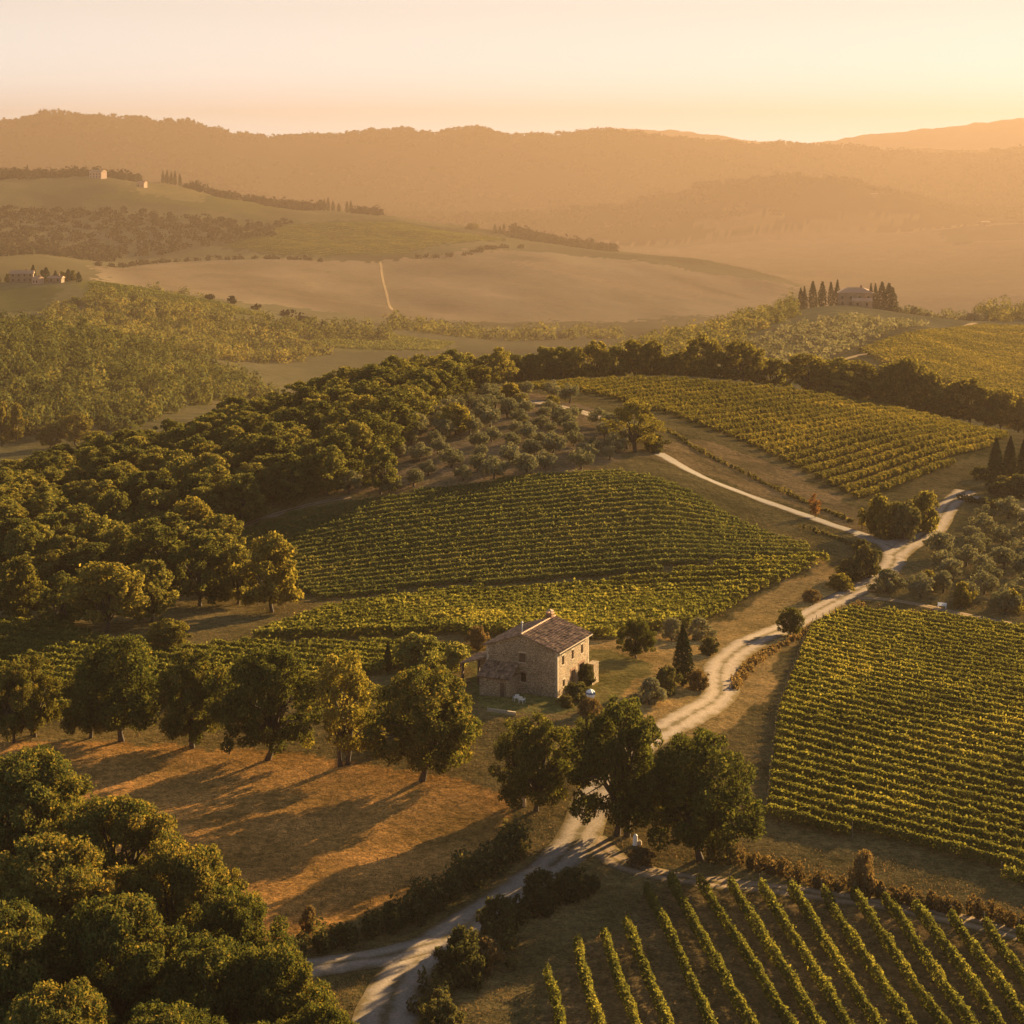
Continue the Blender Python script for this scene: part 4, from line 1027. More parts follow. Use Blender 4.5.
# ------------------------------------------------------------------ stone farmhouse
def stone_mat(name, scale, cols, mortar, contrast=1.0):
    m, nt, nodes, L, out = newmat(name)
    tc = N(nt, 'ShaderNodeTexCoord')
    mp = N(nt, 'ShaderNodeMapping'); mp.inputs['Scale'].default_value = (scale, scale, scale * 1.6)
    wob = noise(nt, tc.outputs['Object'], 1.5, 2)
    L.new(mixc(nt, tc.outputs['Object'], wob.outputs['Color'], 0.08), mp.inputs[0])
    vo = N(nt, 'ShaderNodeTexVoronoi'); L.new(mp.outputs[0], vo.inputs['Vector'])
    ve = N(nt, 'ShaderNodeTexVoronoi', feature='DISTANCE_TO_EDGE'); L.new(mp.outputs[0], ve.inputs['Vector'])
    sep = N(nt, 'ShaderNodeSeparateColor'); L.new(vo.outputs['Color'], sep.inputs[0])
    c = ramp(nt, sep.outputs[0], [(i / (len(cols) - 1), q) for i, q in enumerate(cols)]).outputs[0]
    e = ramp(nt, ve.outputs['Distance'], [(0.02, (1, 1, 1)), (0.10, (0, 0, 0))]).outputs[0]
    c = mixc(nt, c, mortar, e)
    big = noise(nt, tc.outputs['Object'], 0.35, 4)
    c = mixc(nt, c, ramp(nt, big.outputs['Fac'], [(0.3, (0.7, 0.7, 0.7)), (0.7, (1.2, 1.18, 1.15))]).outputs[0], 1.0, 'MULTIPLY')
    b = N(nt, 'ShaderNodeBsdfPrincipled'); b.inputs['Roughness'].default_value = 0.95; b.inputs['Specular IOR Level'].default_value = 0.1
    L.new(c, b.inputs['Base Color'])
    bp = N(nt, 'ShaderNodeBump'); bp.inputs['Strength'].default_value = 0.8; bp.inputs['Distance'].default_value = 0.05
    L.new(ve.outputs['Distance'], bp.inputs['Height']); L.new(bp.outputs[0], b.inputs['Normal'])
    L.new(b.outputs[0], out.inputs[0])
    return m
M_stone = stone_mat('field_stone', 1.8, [(0.06, 0.043, 0.027), (0.36, 0.265, 0.16), (0.18, 0.125, 0.078), (0.50, 0.385, 0.25), (0.11, 0.074, 0.047)], (0.22, 0.168, 0.11))
M_brick = stone_mat('old_brick', 4.0, [(0.19, 0.095, 0.055), (0.26, 0.14, 0.08), (0.15, 0.08, 0.05)], (0.20, 0.145, 0.10))
M_quoin = rough_mat('cut_stone', (0.32, 0.25, 0.17), (0.44, 0.35, 0.24), 4)
def tile_mat():
    m, nt, nodes, L, out = newmat('roof_tiles')
    tc = N(nt, 'ShaderNodeTexCoord')
    a = N(nt, 'ShaderNodeAttribute', attribute_name='lv')
    nz = noise(nt, tc.outputs['Object'], 0.8, 5)
    f = math_(nt, 'ADD', a.outputs['Fac'], math_(nt, 'MULTIPLY', math_(nt, 'SUBTRACT', nz.outputs['Fac'], 0.5), 0.8))
    c = ramp(nt, f, [(0.05, (0.08, 0.054, 0.036)), (0.4, (0.20, 0.128, 0.08)), (0.75, (0.31, 0.20, 0.125)), (1.0, (0.38, 0.25, 0.155))]).outputs[0]
    b = N(nt, 'ShaderNodeBsdfPrincipled'); b.inputs['Roughness'].default_value = 0.9; b.inputs['Specular IOR Level'].default_value = 0.15
    L.new(c, b.inputs['Base Color']); L.new(b.outputs[0], out.inputs[0])
    return m
M_tile = tile_mat()
M_dark = rough_mat('dark_interior', (0.012, 0.010, 0.008), (0.022, 0.018, 0.014), 3)
M_woodwork = rough_mat('weathered_wood', (0.07, 0.045, 0.03), (0.13, 0.085, 0.055), 7)
M_metal = rough_mat('grey_metal', (0.30, 0.28, 0.26), (0.42, 0.40, 0.37), 5, 0.1, rough=0.5)
M_white = rough_mat('white_paint', (0.68, 0.68, 0.68), (0.80, 0.80, 0.79), 4, 0.05, rough=0.6)
M_blue = rough_mat('blue_cloth', (0.10, 0.14, 0.22), (0.14, 0.19, 0.28), 6, 0.1)
m_, nt_, _, L_, o_ = newmat('window_glass')
g_ = N(nt_, 'ShaderNodeBsdfPrincipled'); g_.inputs['Base Color'].default_value = (0.012, 0.012, 0.014, 1); g_.inputs['Roughness'].default_value = 0.08
L_.new(g_.outputs[0], o_.inputs[0]); M_glass = m_

def tile_roof(p0, p1, p2, p3, pitch=0.24, course=0.42, thick=0.09, seed=1):
    """slab covered by rounded tile ribs; p0->p1 along the eaves, p3/p2 above them at the ridge"""
    rs = np.random.default_rng(seed)
    p0, p1, p2, p3 = [np.array(p, float) for p in (p0, p1, p2, p3)]
    nrm = np.cross(p1 - p0, p3 - p0); nrm /= np.linalg.norm(nrm)
    ncol = max(3, int(round(np.linalg.norm(p1 - p0) / pitch)))
    nrow = max(2, int(round(np.linalg.norm(p3 - p0) / course)))
    prof = [0.0, 0.055, 0.085, 0.055]
    nu = ncol * 4 + 1
    V, Fc, LV = [], [], []
    for r in range(nrow):
        for edge in (0, 1):
            t = (r + edge) / nrow
            a = p0 + (p3 - p0) * t; b = p1 + (p2 - p1) * t
            lift = 0.055 if edge == 0 else 0.0
            for i in range(nu):
                s_ = i / (nu - 1)
                V.append(a + (b - a) * s_ + nrm * (prof[i % 4] + lift + 0.012 * rs.normal()))
    V = np.array(V)
    for r in range(nrow):
        o0 = r * 2 * nu
        for i in range(nu - 1):
            Fc.append((o0 + i, o0 + i + 1, o0 + nu + i + 1, o0 + nu + i)); LV.append((r, i // 4))
            if r: Fc.append((o0 - nu + i, o0 - nu + i + 1, o0 + i + 1, o0 + i)); LV.append((r, i // 4))
    tone = np.clip(rs.normal(0.45, 0.2, (nrow, ncol + 1)), 0, 1)
    lv = [tone[r, c] for r, c in LV]
    # slab underside
    k = len(V)
    V = np.vstack([V, p0 - nrm * thick, p1 - nrm * thick, p2 - nrm * thick, p3 - nrm * thick, p0, p1, p2, p3])
    Fc += [(k + 3, k + 2, k + 1, k), (k, k + 1, k + 5, k + 4), (k + 1, k + 2, k + 6, k + 5), (k + 3, k, k + 4, k + 7), (k + 2, k + 3, k + 7, k + 6)]
    lv += [0.35] * 5
    return V, np.array(Fc), np.array(lv)
def join(parts):
    V, Fc, lv, o = [], [], [], 0
    for v, f, l in parts:
        V.append(v); Fc.append(f + o); lv.append(l); o += len(v)
    return np.vstack(V), np.vstack(Fc), np.concatenate(lv)
def wall_panel(mb, o, ux, uz, w, z0, z1, holes, depth=0.3, inn=None):
    """a wall face with real openings and their reveals; o origin, ux along, inward direction inn"""
    o, ux, inn = np.array(o, float), np.array(ux, float), np.array(inn, float)
    uz = np.array((0, 0, 1.0))
    xs = sorted({0, w, *[h[0] for h in holes], *[h[2] for h in holes]})
    zs = sorted({z0, z1, *[h[1] for h in holes], *[h[3] for h in holes]})
    pt = lambda x, z, d=0: o + ux * x + uz * z + inn * d
    for i in range(len(xs) - 1):
        for j in range(len(zs) - 1):
            cx, cz = (xs[i] + xs[i + 1]) / 2, (zs[j] + zs[j + 1]) / 2
            if any(h[0] < cx < h[2] and h[1] < cz < h[3] for h in holes): continue
            mb.add([pt(xs[i], zs[j]), pt(xs[i + 1], zs[j]), pt(xs[i + 1], zs[j + 1]), pt(xs[i], zs[j + 1])], [(0, 1, 2, 3)])
    for a, b, c, d_ in holes:
        q = [(a, b), (c, b), (c, d_), (a, d_)]
        for k in range(4):
            (xa, za), (xb, zb) = q[k], q[(k + 1) % 4]
            mb.add([pt(xa, za), pt(xb, zb), pt(xb, zb, depth), pt(xa, za, depth)], [(0, 1, 2, 3)])

HW, HL, HZ, HR = 10.2, 11.0, 6.0, 1.75     # gable width, length, eaves height, ridge rise
THETA = R(24)
corner = P(557.5, 698)
ct, st_ = math.cos(-THETA), math.sin(-THETA)
horg = np.array([corner[0] - HW * ct, corner[1] - HW * st_, corner[2]])
house = empty('stone_farmhouse', horg, -THETA)
tag(house, 'two storey fieldstone farmhouse with tiled gable roof beside the gravel road', 'house')
gh = [(4.75, 4.15, 5.6, 5.35), (4.9, 1.55, 5.7, 2.55)]            # gable: upper window, low arched window
sh = [(1.6, 3.9, 2.3, 5.1), (4.9, 3.9, 5.6, 5.1), (8.2, 3.9, 8.9, 5.1), (4.6, 0.1, 6.0, 2.4), (7.4, 0.1, 9.2, 2.6), (1.8, 1.0, 2.5, 1.9)]
wb = MB()
wall_panel(wb, (0, 0, 0), (1, 0, 0), None, HW, -1.2, HZ, gh, 0.3, (0, 1, 0))
wall_panel(wb, (HW, 0, 0), (0, 1, 0), None, HL, -1.2, HZ, sh, 0.3, (-1, 0, 0))
wall_panel(wb, (HW, HL, 0), (-1, 0, 0), None, HW, -1.2, HZ, [], 0.3, (0, -1, 0))
wall_panel(wb, (0, HL, 0), (0, -1, 0), None, HL, -1.2, HZ, [], 0.3, (1, 0, 0))
wb.add([(0, 0, HZ), (HW, 0, HZ), (HW / 2, 0, HZ + HR)], [(0, 1, 2)])
wb.add([(HW, HL, HZ), (0, HL, HZ), (HW / 2, HL, HZ + HR)], [(0, 1, 2)])
link('wall', wb.mesh('farmhouse_wall', [M_stone]), house)
for cx, cy in ((0, 0), (HW, 0), (HW, HL)):                         # corner stones
    qb = MB()
    for k in range(15):
        z = -0.3 + k * 0.42; a = 0.38 if k % 2 else 0.22; b = 0.22 if k % 2 else 0.38
        x0, x1 = (cx - 0.015, cx + a) if cx == 0 else (cx - a, cx + 0.015)
        y0, y1 = (cy - 0.015, cy + b) if cy == 0 else (cy - b, cy + 0.015)
        qb.box((x0, y0, z), (x1, y1, z + 0.40))
    link('cornerstone', qb.mesh('cornerstone', [M_quoin]), house)
ov, og = 0.45, 0.35
sl = HR / (HW / 2)
rz0 = HZ - ov * sl + 0.1
v, f, lv = join([tile_roof((HW + ov, -og, rz0), (HW + ov, HL + og, rz0), (HW / 2, HL + og, HZ + HR + 0.1), (HW / 2, -og, HZ + HR + 0.1), seed=1),
                 tile_roof((-ov, HL + og, rz0), (-ov, -og, rz0), (HW / 2, -og, HZ + HR + 0.1), (HW / 2, HL + og, HZ + HR + 0.1), seed=2)])
roof = link('roof', mesh_np('farmhouse_roof', v, f, [M_tile], [('lv', 'FACE', 'FLOAT', lv)]), house)
rb = MB()
for k in range(28):
    y0 = -og + k * (HL + 2 * og) / 28
    rb.tube([(HW / 2, y0, HZ + HR + 0.12), (HW / 2, y0 + (HL + 2 * og) / 28 + 0.03, HZ + HR + 0.15)], [0.15, 0.13], 8)
M_ridge = rough_mat('ridge_tiles', (0.28, 0.17, 0.10), (0.42, 0.28, 0.18), 2.5)
link('ridge_cap', rb.mesh('ridge_cap', [M_ridge], True), roof)
eb = MB()                                                          # exposed verge tiles and eaves board
eb.box((HW + ov - 0.1, -og, rz0 - 0.13), (HW + ov + 0.02, HL + og, rz0 - 0.02))
link('gutter', eb.mesh('gutter', [M_quoin]), roof)
def chimney(x, y, zb, zt, w):
    c = MB(); c.box((x - w / 2, y - w / 2, zb), (x + w / 2, y + w / 2, zt))
    o = link('chimney', c.mesh('chimney', [M_brick]), roof)
    c = MB(); c.box((x - w / 2 - 0.09, y - w / 2 - 0.09, zt), (x + w / 2 + 0.09, y + w / 2 + 0.09, zt + 0.12))
    for sx in (-1, 1):
        for sy in (-1, 1):
            c.box((x + sx * w * 0.35 - 0.06, y + sy * w * 0.35 - 0.06, zt + 0.12), (x + sx * w * 0.35 + 0.06, y + sy * w * 0.35 + 0.06, zt + 0.34))
    c.add([(x - w / 2 - 0.06, y - w / 2 - 0.06, zt + 0.34), (x + w / 2 + 0.06, y - w / 2 - 0.06, zt + 0.34), (x + w / 2 + 0.06, y + w / 2 + 0.06, zt + 0.34), (x - w / 2 - 0.06, y + w / 2 + 0.06, zt + 0.34), (x, y, zt + 0.62)],
          [(0, 1, 4), (1, 2, 4), (2, 3, 4), (3, 0, 4), (3, 2, 1, 0)])
    link('chimney_cap', c.mesh('chimney_cap', [M_ridge]), roof)
chimney(HW / 2 - 0.25, HL - 0.9, HZ + HR - 0.4, HZ + HR + 0.7, 0.8)
c = MB(); c.tube([(HW / 2 - 0.1, 0.3, HZ + HR - 0.3), (HW / 2 - 0.1, 0.3, HZ + HR + 1.5)], [0.085, 0.085], 8)
c.tube([(HW / 2 - 0.1, 0.3, HZ + HR + 1.5), (HW / 2 - 0.1, 0.3, HZ + HR + 1.55), (HW / 2 - 0.1, 0.3, HZ + HR + 1.75)], [0.19, 0.19, 0.03], 8)
link('flue_pipe', c.mesh('flue_pipe', [M_metal], True), roof)
# windows: frame, pane and stone lintel; local frame (origin at wall face, +y inwards)
def window(h, side, arch=False, shutter=True, lintel=M_quoin):
    a, b, c_, d_ = h
    w, hh = c_ - a, d_ - b
    o = empty('window', (0, 0, 0)); o.parent = house
    if side == 'gable': o.location = (a, 0, b)
    else: o.location = (HW, a, b); o.rotation_euler = (0, 0, R(90))
    m1 = MB(); m1.box((0.0, 0.24, 0), (w, 0.28, hh)); link('pane', m1.mesh('pane', [M_glass]), o)
    m2 = MB(); t = 0.06
    for q in (((0, 0.17, 0), (t, 0.235, hh)), ((w - t, 0.17, 0), (w, 0.235, hh)), ((t, 0.17, 0), (w - t, 0.235, t)), ((t, 0.17, hh - t), (w - t, 0.235, hh)), ((w / 2 - 0.025, 0.18, t), (w / 2 + 0.025, 0.23, hh - t))): m2.box(*q)
    link('frame', m2.mesh('frame', [M_woodwork]), o)
    m3 = MB()
    m3.box((-0.14, -0.04, -0.12), (w + 0.14, 0.16, -0.002)); link('sill', m3.mesh('sill', [lintel]), o)
    m4 = MB()
    if arch:
        n = 8
        for k in range(n):
            t0, t1 = math.pi * k / n, math.pi * (k + 1) / n
            r0, r1 = w / 2, w / 2 + 0.2
            pr = [(w / 2 - r * math.cos(t), hh - 0.02 + r * 0.75 * math.sin(t)) for r in (r0, r1) for t in (t0, t1)]
            vs = [(x, y, z) for y in (-0.05, 0.12) for x, z in (pr[0], pr[1], pr[3], pr[2])]
            m4.add(vs, [(0, 1, 2, 3), (7, 6, 5, 4), (0, 4, 5, 1), (2, 6, 7, 3)])
        vs = [(w / 2 - w / 2 * math.cos(math.pi * k / n), -0.02, hh + w / 2 * 0.75 * math.sin(math.pi * k / n)) for k in range(n + 1)]
        m5 = MB(); m5.add(vs, [tuple(range(n + 1))]); link('arch_pane', m5.mesh('arch_pane', [M_glass]), o)
    else:
        m4.box((-0.18, -0.03, hh + 0.002), (w + 0.18, 0.16, hh + 0.2))
    link('lintel', m4.mesh('lintel', [M_brick if arch else lintel]), o)
    return o
w0 = window(gh[0], 'gable'); w0['label'] = 'brown shuttered window high in the gable'
m1 = MB(); m1.box((0.06, 0.06, 0.05), (0.42, 0.10, 1.15)); m1.box((0.44, 0.06, 0.05), (0.80, 0.10, 1.15)); link('shutter', m1.mesh('shutter', [M_woodwork]), w0)
w1 = window(gh[1], 'gable', True); w1['label'] = 'small dark arched window low in the gable'
for k in range(3): window(sh[k], 'side')
window(sh[5], 'side')
def door(h, arch):
    a, b, c_, d_ = h; w, hh = c_ - a, d_ - b
    o = empty('door', (HW, a, b), R(90)); o.parent = house
    m1 = MB(); m1.box((0, 0.24, 0), (w, 0.29, hh)); link('door_panel', m1.mesh('door_panel', [M_dark if arch else M_woodwork]), o)
    m2 = MB()
    for x0, x1 in ((-0.2, -0.002), (w + 0.002, w + 0.2)): m2.box((x0, -0.03, -0.1), (x1, 0.2, hh))
    m2.box((-0.25, -0.035, hh + 0.002), (w + 0.25, 0.2, hh + 0.3))
    link('door_surround', m2.mesh('door_surround', [M_brick]), o)
    return o
door(sh[3], False); dd_ = door(sh[4], True); dd_['label'] = 'wide dark archway near the far end of the sunlit wall'
# lean-to against the gable
lt = empty('lean_to', (0.2, 0, 0)); lt.parent = house
lb_ = MB()
wall_panel(lb_, (0, -2.7, 0), (1, 0, 0), None, 3.7, -1.2, 2.55, [], 0.2, (0, 1, 0))
for x in (0, 3.7):
    lb_.add([(x, -2.7, -1.2), (x, -0.003, -1.2), (x, -0.003, 3.75), (x, -2.7, 2.55)], [(0, 1, 2, 3)])
link('lean_to_wall', lb_.mesh('lean_to_wall', [M_stone]), lt)
v, f, lv = tile_roof((-0.25, -3.05, 2.47), (4.55, -3.05, 2.47), (4.55, -0.02, 3.95), (-0.25, -0.02, 3.95), 0.3, seed=5)
link('lean_to_roof', mesh_np('lean_to_roof', v, f, [M_tile], [('lv', 'FACE', 'FLOAT', lv)]), lt)
lb_ = MB(); lb_.box((3.75, -2.6, -1.0), (4.35, -0.01, 2.5)); link('buttress', lb_.mesh('buttress', [M_stone]), lt)
lb_ = MB(); lb_.box((3.0, -2.73, 0.0), (3.6, -2.66, 1.9)); link('lean_to_door', lb_.mesh('lean_to_door', [M_woodwork]), lt)
# carport on the far-left side
cp = empty('carport', (0, 0, 0)); cp.parent = house
v, f, lv = tile_roof((-5.2, 8.6, 2.3), (-5.2, 2.6, 2.3), (-0.02, 2.6, 3.9), (-0.02, 8.6, 3.9), 0.3, seed=6)
link('carport_roof', mesh_np('carport_roof', v, f, [M_tile], [('lv', 'FACE', 'FLOAT', lv)]), cp)
for x, y in ((-4.9, 2.9), (-4.9, 8.3), (-2.5, 2.9)):
    q = MB(); q.box((x - 0.14, y - 0.14, -1.5), (x + 0.14, y + 0.14, 2.3 + (x + 5.2) * 0.31)); link('post', q.mesh('carport_post', [M_woodwork]), cp)
q = MB(); q.box((-4.9, 8.0, -1.5), (-0.05, 8.3, 2.35)); link('back_wall', q.mesh('carport_back', [M_stone]), cp)
# small stone annex at the far end of the sunlit side
ax = empty('annex', (0, 0, 0)); ax.parent = house
q = MB(); wall_panel(q, (HW + 0.01, HL - 0.6, 0), (1, 0, 0), None, 0.95, -1.3, 2.0, [], 0.2, (0, 1, 0))
wall_panel(q, (HW + 0.96, HL - 0.6, 0), (0, 1, 0), None, 1.8, -1.3, 2.0, [], 0.2, (-1, 0, 0))
q.add([(HW + 0.01, HL - 0.6, 2.0), (HW + 0.96, HL - 0.6, 2.0), (HW + 0.96, HL + 1.2, 2.0), (HW + 0.01, HL + 1.2, 2.0)], [(0, 1, 2, 3)])
link('annex_wall', q.mesh('annex_wall', [M_stone]), ax)
q = MB(); q.box((HW + 0.02, HL - 0.7, 2.004), (HW + 1.02, HL + 1.3, 2.07)); link('coping', q.mesh('coping', [M_stone]), ax)
q = MB(); q.box((HW + 0.05, HL - 2.6, -0.4), (HW + 1.3, HL - 1.6, 0.25)); q.box((HW + 0.05, HL - 2.2, 0.25), (HW + 0.9, HL - 1.6, 0.5)); link('steps', q.mesh('steps', [M_quoin]), house)

# ------------------------------------------------------------------ small things round the house and roads
def chair(base, rz, label):
    o = empty('garden_chair', base, rz); tag(o, label, 'chair', 'white garden chairs by the lean-to')
    q = MB(); q.box((-0.28, -0.26, 0.42), (0.28, 0.28, 0.47)); link('seat', q.mesh('seat', [M_white]), o)
    q = MB(); q.add([(-0.28, 0.24, 0.474), (0.28, 0.24, 0.474), (0.30, 0.42, 0.98), (-0.30, 0.42, 0.98), (-0.28, 0.29, 0.474), (0.28, 0.29, 0.474), (0.30, 0.46, 0.98), (-0.30, 0.46, 0.98)],
                    [(0, 1, 2, 3), (7, 6, 5, 4), (0, 4, 5, 1), (1, 5, 6, 2), (2, 6, 7, 3), (3, 7, 4, 0)]); link('backrest', q.mesh('backrest', [M_white]), o)
    for sx in (-1, 1):
        q = MB(); q.tube([(sx * 0.31, 0.3, 0.66), (sx * 0.31, -0.24, 0.66), (sx * 0.31, -0.28, 0.0)], [0.03, 0.03, 0.025], 6); link('armrest', q.mesh('armrest', [M_white]), o)
        q = MB(); q.tube([(sx * 0.26, 0.24, 0.42), (sx * 0.29, 0.32, 0)], [0.03, 0.025], 6); link('leg', q.mesh('leg', [M_white]), o)
b = P(516, 701); chair(b, R(200), 'white garden chair nearer the lean-to wall')
b = P(522, 703); chair(b, R(150), 'white garden chair facing the meadow, beside the other chair')
# half folded parasol
b = P(590, 712)
par = empty('garden_parasol', b); tag(par, 'white and blue half folded parasol beside the farmhouse lawn', 'parasol')
q = MB(); q.tube([(0, 0, 0), (0.05, 0, 2.9)], [0.035, 0.03], 7); link('pole', q.mesh('parasol_pole', [M_woodwork]), par)
n = 16; vs, fs = [], []
prof = [(2.95, 0.03), (2.8, 0.35), (2.55, 0.62), (2.3, 0.66), (1.9, 0.48), (1.45, 0.28), (1.2, 0.14)]
for zq, rq in prof:
    for k in range(n):
        rr_ = rq * (1.0 if k % 2 else 0.72)
        vs.append((0.06 + rr_ * math.cos(2 * math.pi * k / n), rr_ * math.sin(2 * math.pi * k / n), zq))
for i in range(len(prof) - 1):
    for k in range(n): fs.append((i * n + k, i * n + (k + 1) % n, (i + 1) * n + (k + 1) % n, (i + 1) * n + k))
q = MB(); q.add(vs, fs)
q.m = [1 if (i // n) == 2 else 0 for i in range(len(fs))]
link('canopy', q.mesh('parasol_canopy', [M_white, M_blue]), par)
q = MB(); q.box((-0.3, -0.3, 0), (0.3, 0.3, 0.12)); link('base', q.mesh('parasol_base', [M_quoin]), par)
# pale gatepost and boundary stone under the oaks
b = P(524, 806); g1 = empty('gate_post', b); tag(g1, 'pale round topped stone gatepost under the oak on the orange bank', 'post')
q = MB(); q.tube([(0, 0, -0.3), (0, 0, 1.45)], [0.26, 0.2], 10); link('shaft', q.mesh('post_shaft', [M_quoin], True), g1)
q = MB(); q.tube([(0, 0, 1.45), (0, 0, 1.55), (0, 0, 1.75), (0, 0, 1.95), (0, 0, 2.02)], [0.2, 0.3, 0.34, 0.22, 0.05], 12); link('ball', q.mesh('post_ball', [M_white], True), g1)
b = P(635, 845); g2 = empty('boundary_stone', b); tag(g2, 'white boundary stone at the foot of the tall road oak', 'stone')
q = MB(); q.tube([(0, 0, -0.3), (0.03, 0, 0.6), (0.05, 0, 1.0), (0.04, 0, 1.15)], [0.27, 0.25, 0.22, 0.1], 9); link('stone', q.mesh('marker_stone', [M_white]), g2)
q = MB(); q.tube([(0.5, 0.1, -0.2), (0.5, 0.1, 0.35), (0.48, 0.1, 0.5)], [0.25, 0.22, 0.1], 8); link('foot_stone', q.mesh('marker_foot', [M_quoin]), g2)
# white bench by the right grove
b = P(942, 608); bn = empty('garden_bench', b, R(-20)); tag(bn, 'small white bench on the grass above the dense vineyard', 'bench')
q = MB()
for k in range(3): q.box((-0.75, -0.25 + k * 0.18, 0.42), (0.75, -0.10 + k * 0.18, 0.46))
link('seat', q.mesh('bench_seat', [M_white]), bn)
q = MB()
for k in range(3): q.box((-0.75, 0.3, 0.52 + k * 0.12), (0.75, 0.34, 0.61 + k * 0.12))
link('backrest', q.mesh('bench_back', [M_white]), bn)
for sx in (-0.65, 0.65):
    for sy, z in ((-0.22, 0.42), (0.28, 0.85)):
        q = MB(); q.box((sx - 0.04, sy - 0.04, -0.1), (sx + 0.04, sy + 0.02, z)); link('leg', q.mesh('bench_leg', [M_white]), bn)
# low stone edging in front of the house
e0, e1 = P(487, 711), P(516, 715)
q = MB(); nseg = 14
for k in range(nseg):
    p = e0 + (e1 - e0) * k / nseg; p2 = e0 + (e1 - e0) * (k + 0.94) / nseg
    dz = float(hgt(p[0], p[1])) - e0[2]
    q.add([(p[0] - e0[0], p[1] - e0[1] - 0.2, dz - 0.3), (p2[0] - e0[0], p2[1] - e0[1] - 0.2, dz - 0.3), (p2[0] - e0[0], p2[1] - e0[1] + 0.2, dz - 0.3), (p[0] - e0[0], p[1] - e0[1] + 0.2, dz - 0.3),
           (p[0] - e0[0], p[1] - e0[1] - 0.17, dz + 0.38), (p2[0] - e0[0], p2[1] - e0[1] - 0.17, dz + 0.38), (p2[0] - e0[0], p2[1] - e0[1] + 0.17, dz + 0.38), (p[0] - e0[0], p[1] - e0[1] + 0.17, dz + 0.38)],
          [(4, 5, 6, 7), (0, 1, 5, 4), (1, 2, 6, 5), (2, 3, 7, 6), (3, 0, 4, 7)])
tag(link('garden_wall', q.mesh('garden_wall', [M_quoin]), None, e0), 'low pale stone wall across the lawn in front of the lean-to', 'wall')

# far houses
M_plaster = rough_mat('warm_plaster', (0.15, 0.11, 0.075), (0.21, 0.155, 0.105), 0.6)
M_pink = rough_mat('pink_plaster', (0.30, 0.20, 0.15), (0.37, 0.25, 0.19), 0.6)
def far_house(name, loc, rz, w, l, hz, hr, mat, label, hip=False):
    k_ = fs_at(loc[1]); o = empty(name, loc, rz, (k_, k_, k_)); tag(o, label, 'house')
    q = MB(); q.box((-w / 2, -l / 2, -2.5), (w / 2, l / 2, hz))
    if not hip:
        q.add([(-w / 2, -l / 2, hz), (-w / 2, l / 2, hz), (-w / 2, 0, hz + hr)], [(0, 1, 2)]); q.add([(w / 2, -l / 2, hz), (w / 2, l / 2, hz), (w / 2, 0, hz + hr)], [(0, 1, 2)])
    link('wall', q.mesh(name + '_wall', [mat]), o)
    e = 0.5; hx = w * 0.28 if hip else -0.4
    vs = [(-w / 2 - e, -l / 2 - e, hz - 0.1), (w / 2 + e, -l / 2 - e, hz - 0.1), (w / 2 + e, l / 2 + e, hz - 0.1), (-w / 2 - e, l / 2 + e, hz - 0.1), (-w / 2 + hx, 0, hz + hr), (w / 2 - hx, 0, hz + hr)]
    q = MB(); q.add(vs, [(0, 1, 5, 4), (2, 3, 4, 5), (0, 4, 3), (1, 2, 5), (3, 2, 1, 0)])
    rf = link('roof', q.mesh(name + '_roof', [M_ridge]), o)
    q = MB(); q.box((w * 0.15, -0.4, hz + hr * 0.5), (w * 0.15 + 0.9, 0.4, hz + hr + 1.2)); link('chimney', q.mesh('far_chimney', [M_brick]), rf)
    for k in range(max(2, int(w / 3.5))):
        x = -w / 2 + (k + 0.5) * w / max(2, int(w / 3.5))
        for z in ([0.9, 3.8] if hz > 5 else [0.9]):
            q = MB(); q.box((x - 0.5, -l / 2 - 0.05, z), (x + 0.5, -l / 2 + 0.1, z + 1.4)); link('window', q.mesh('far_window', [M_dark]), o)
    return o
far_house('villa', at(855, 1002), R(-8), 17, 11, 7.0, 2.2, M_plaster, 'hazy hip roofed villa between cypresses on the knoll', True)
far_house('annex_house', at(862, 992), R(-8), 9, 6, 3.2, 1.3, M_plaster, 'low outbuilding in front of the hazy villa on the knoll')
far_house('farm_house', at(22, 1252), R(10), 14, 8, 5.6, 1.8, M_plaster, 'long pale farmhouse with red roof among cypresses on the left hill')
far_house('farm_barn', at(38, 1240), R(-30), 5, 5, 3.6, 1.2, M_pink, 'small sunlit barn at the end of the pale hill farm')
far_house('farm_barn', at(56, 1245), R(-10), 9, 5, 3.0, 1.2, M_plaster, 'low barn under the cypresses of the hill farm')
far_house('pink_house', at(98, 2150), R(-25), 16, 10, 7.5, 2.0, M_pink, 'pink house beside the dark trees on the middle hill crest')
far_house('white_house', at(142, 2120), R(-20), 9, 7, 4.5, 1.5, M_pink, 'tiny white house below the middle hill crest')
far_house('white_house', at(985, 4140), R(20), 22, 12, 8.0, 2.6, M_plaster, 'tiny white villa in the haze of the far valley')
far_house('white_house', at(874, 5000), R(10), 18, 11, 7.0, 2.4, M_plaster, 'tiny pale house high on the hazy far slope')

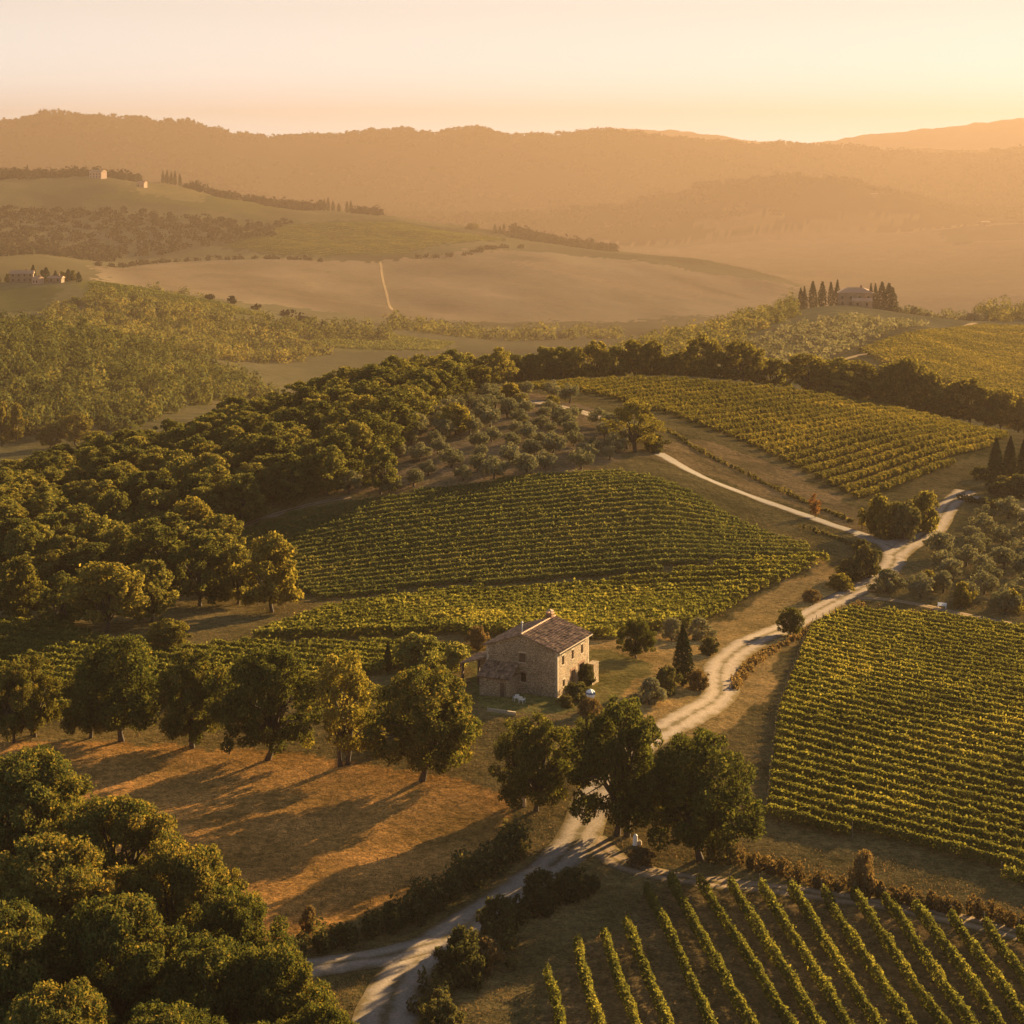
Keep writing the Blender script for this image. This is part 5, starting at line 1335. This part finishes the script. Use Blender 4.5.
# ------------------------------------------------------------------ dry grass tufts (stuff)
gy = np.exp(rng.uniform(math.log(150), math.log(400), 420000)); gx = rng.uniform(-0.27, 0.27, 420000) * gy
dn = fbm(gx / 5, gy / 5, 3) + 0.4 * fbm(gx / 30, gy / 30, 2)
kp = (dn > rng.uniform(-0.7, 0.7, len(gx))) & ~(inside(VERGE, gx, gy) & (rng.uniform(size=len(gx)) < 0.5))
for k in ('right', 'slope', 'yellow', 'left'): kp &= ~inside(VY[k], gx, gy)
kp &= ~((inside(VY['bottom'], gx, gy)) & (rng.uniform(size=len(gx)) < 0.5))
gx, gy = gx[kp], gy[kp]
lx, ly = gx - horg[0], gy - horg[1]
hx_, hy_ = lx * ct + ly * st_, -lx * st_ + ly * ct
kp = ~((hx_ > -6) & (hx_ < HW + 3) & (hy_ > -3.5) & (hy_ < HL + 3)) & ~near_road(gx, gy)
gx, gy = gx[kp], gy[kp]
n = len(gx)
gs = rng.uniform(0.08, 0.19, n) * (1 + 0.8 * (rng.uniform(size=n) < 0.04))
cz = hgt(gx, gy) + gs * 0.45
th = rng.uniform(0, np.pi, n)
a = np.stack([np.cos(th), np.sin(th), np.zeros(n)], 1) * (gs * 0.22)[:, None]
up = np.stack([rng.normal(0, 0.25, n), rng.normal(0, 0.25, n), np.ones(n)], 1) * gs[:, None]
base = np.stack([gx, gy, hgt(gx, gy) - 0.03], 1)
v = np.stack([base - a * 0.5, base + a * 0.5, base + a * 0.9 + up, base - a * 0.9 + up * 0.85], 1).reshape(-1, 3)
tag(link('dry_grass', mesh_np('dry_grass', v, np.arange(4 * n).reshape(n, 4), [M_grass], [('lv', 'FACE', 'FLOAT', np.clip(rng.normal(0.45, 0.2, n), 0, 1))])),
    'short dry golden grass over the meadow, verges and banks', 'grass', None, 'stuff')

# ------------------------------------------------------------------ haze: a closed box of even air
m, nt, nodes, L, out = newmat('evening_haze')
pv = N(nt, 'ShaderNodeVolumePrincipled')
pv.inputs['Color'].default_value = (0.208, 0.157, 0.124, 1)
pv.inputs['Density'].default_value = 1.02e-4
pv.inputs['Anisotropy'].default_value = 0.35
L.new(pv.outputs[0], out.inputs['Volume'])
zlo, zhi = float(ZG.min()) - 4, max(float(ZG.max()) + 30, H + 30)
hz = MB(); hz.box((-7900, -200, zlo), (7900, 15900, zhi))
hob = link('haze', hz.mesh('haze', [m]))
hob['kind'] = 'stuff'; hob['label'] = 'warm evening haze filling the valleys'; hob['category'] = 'haze'
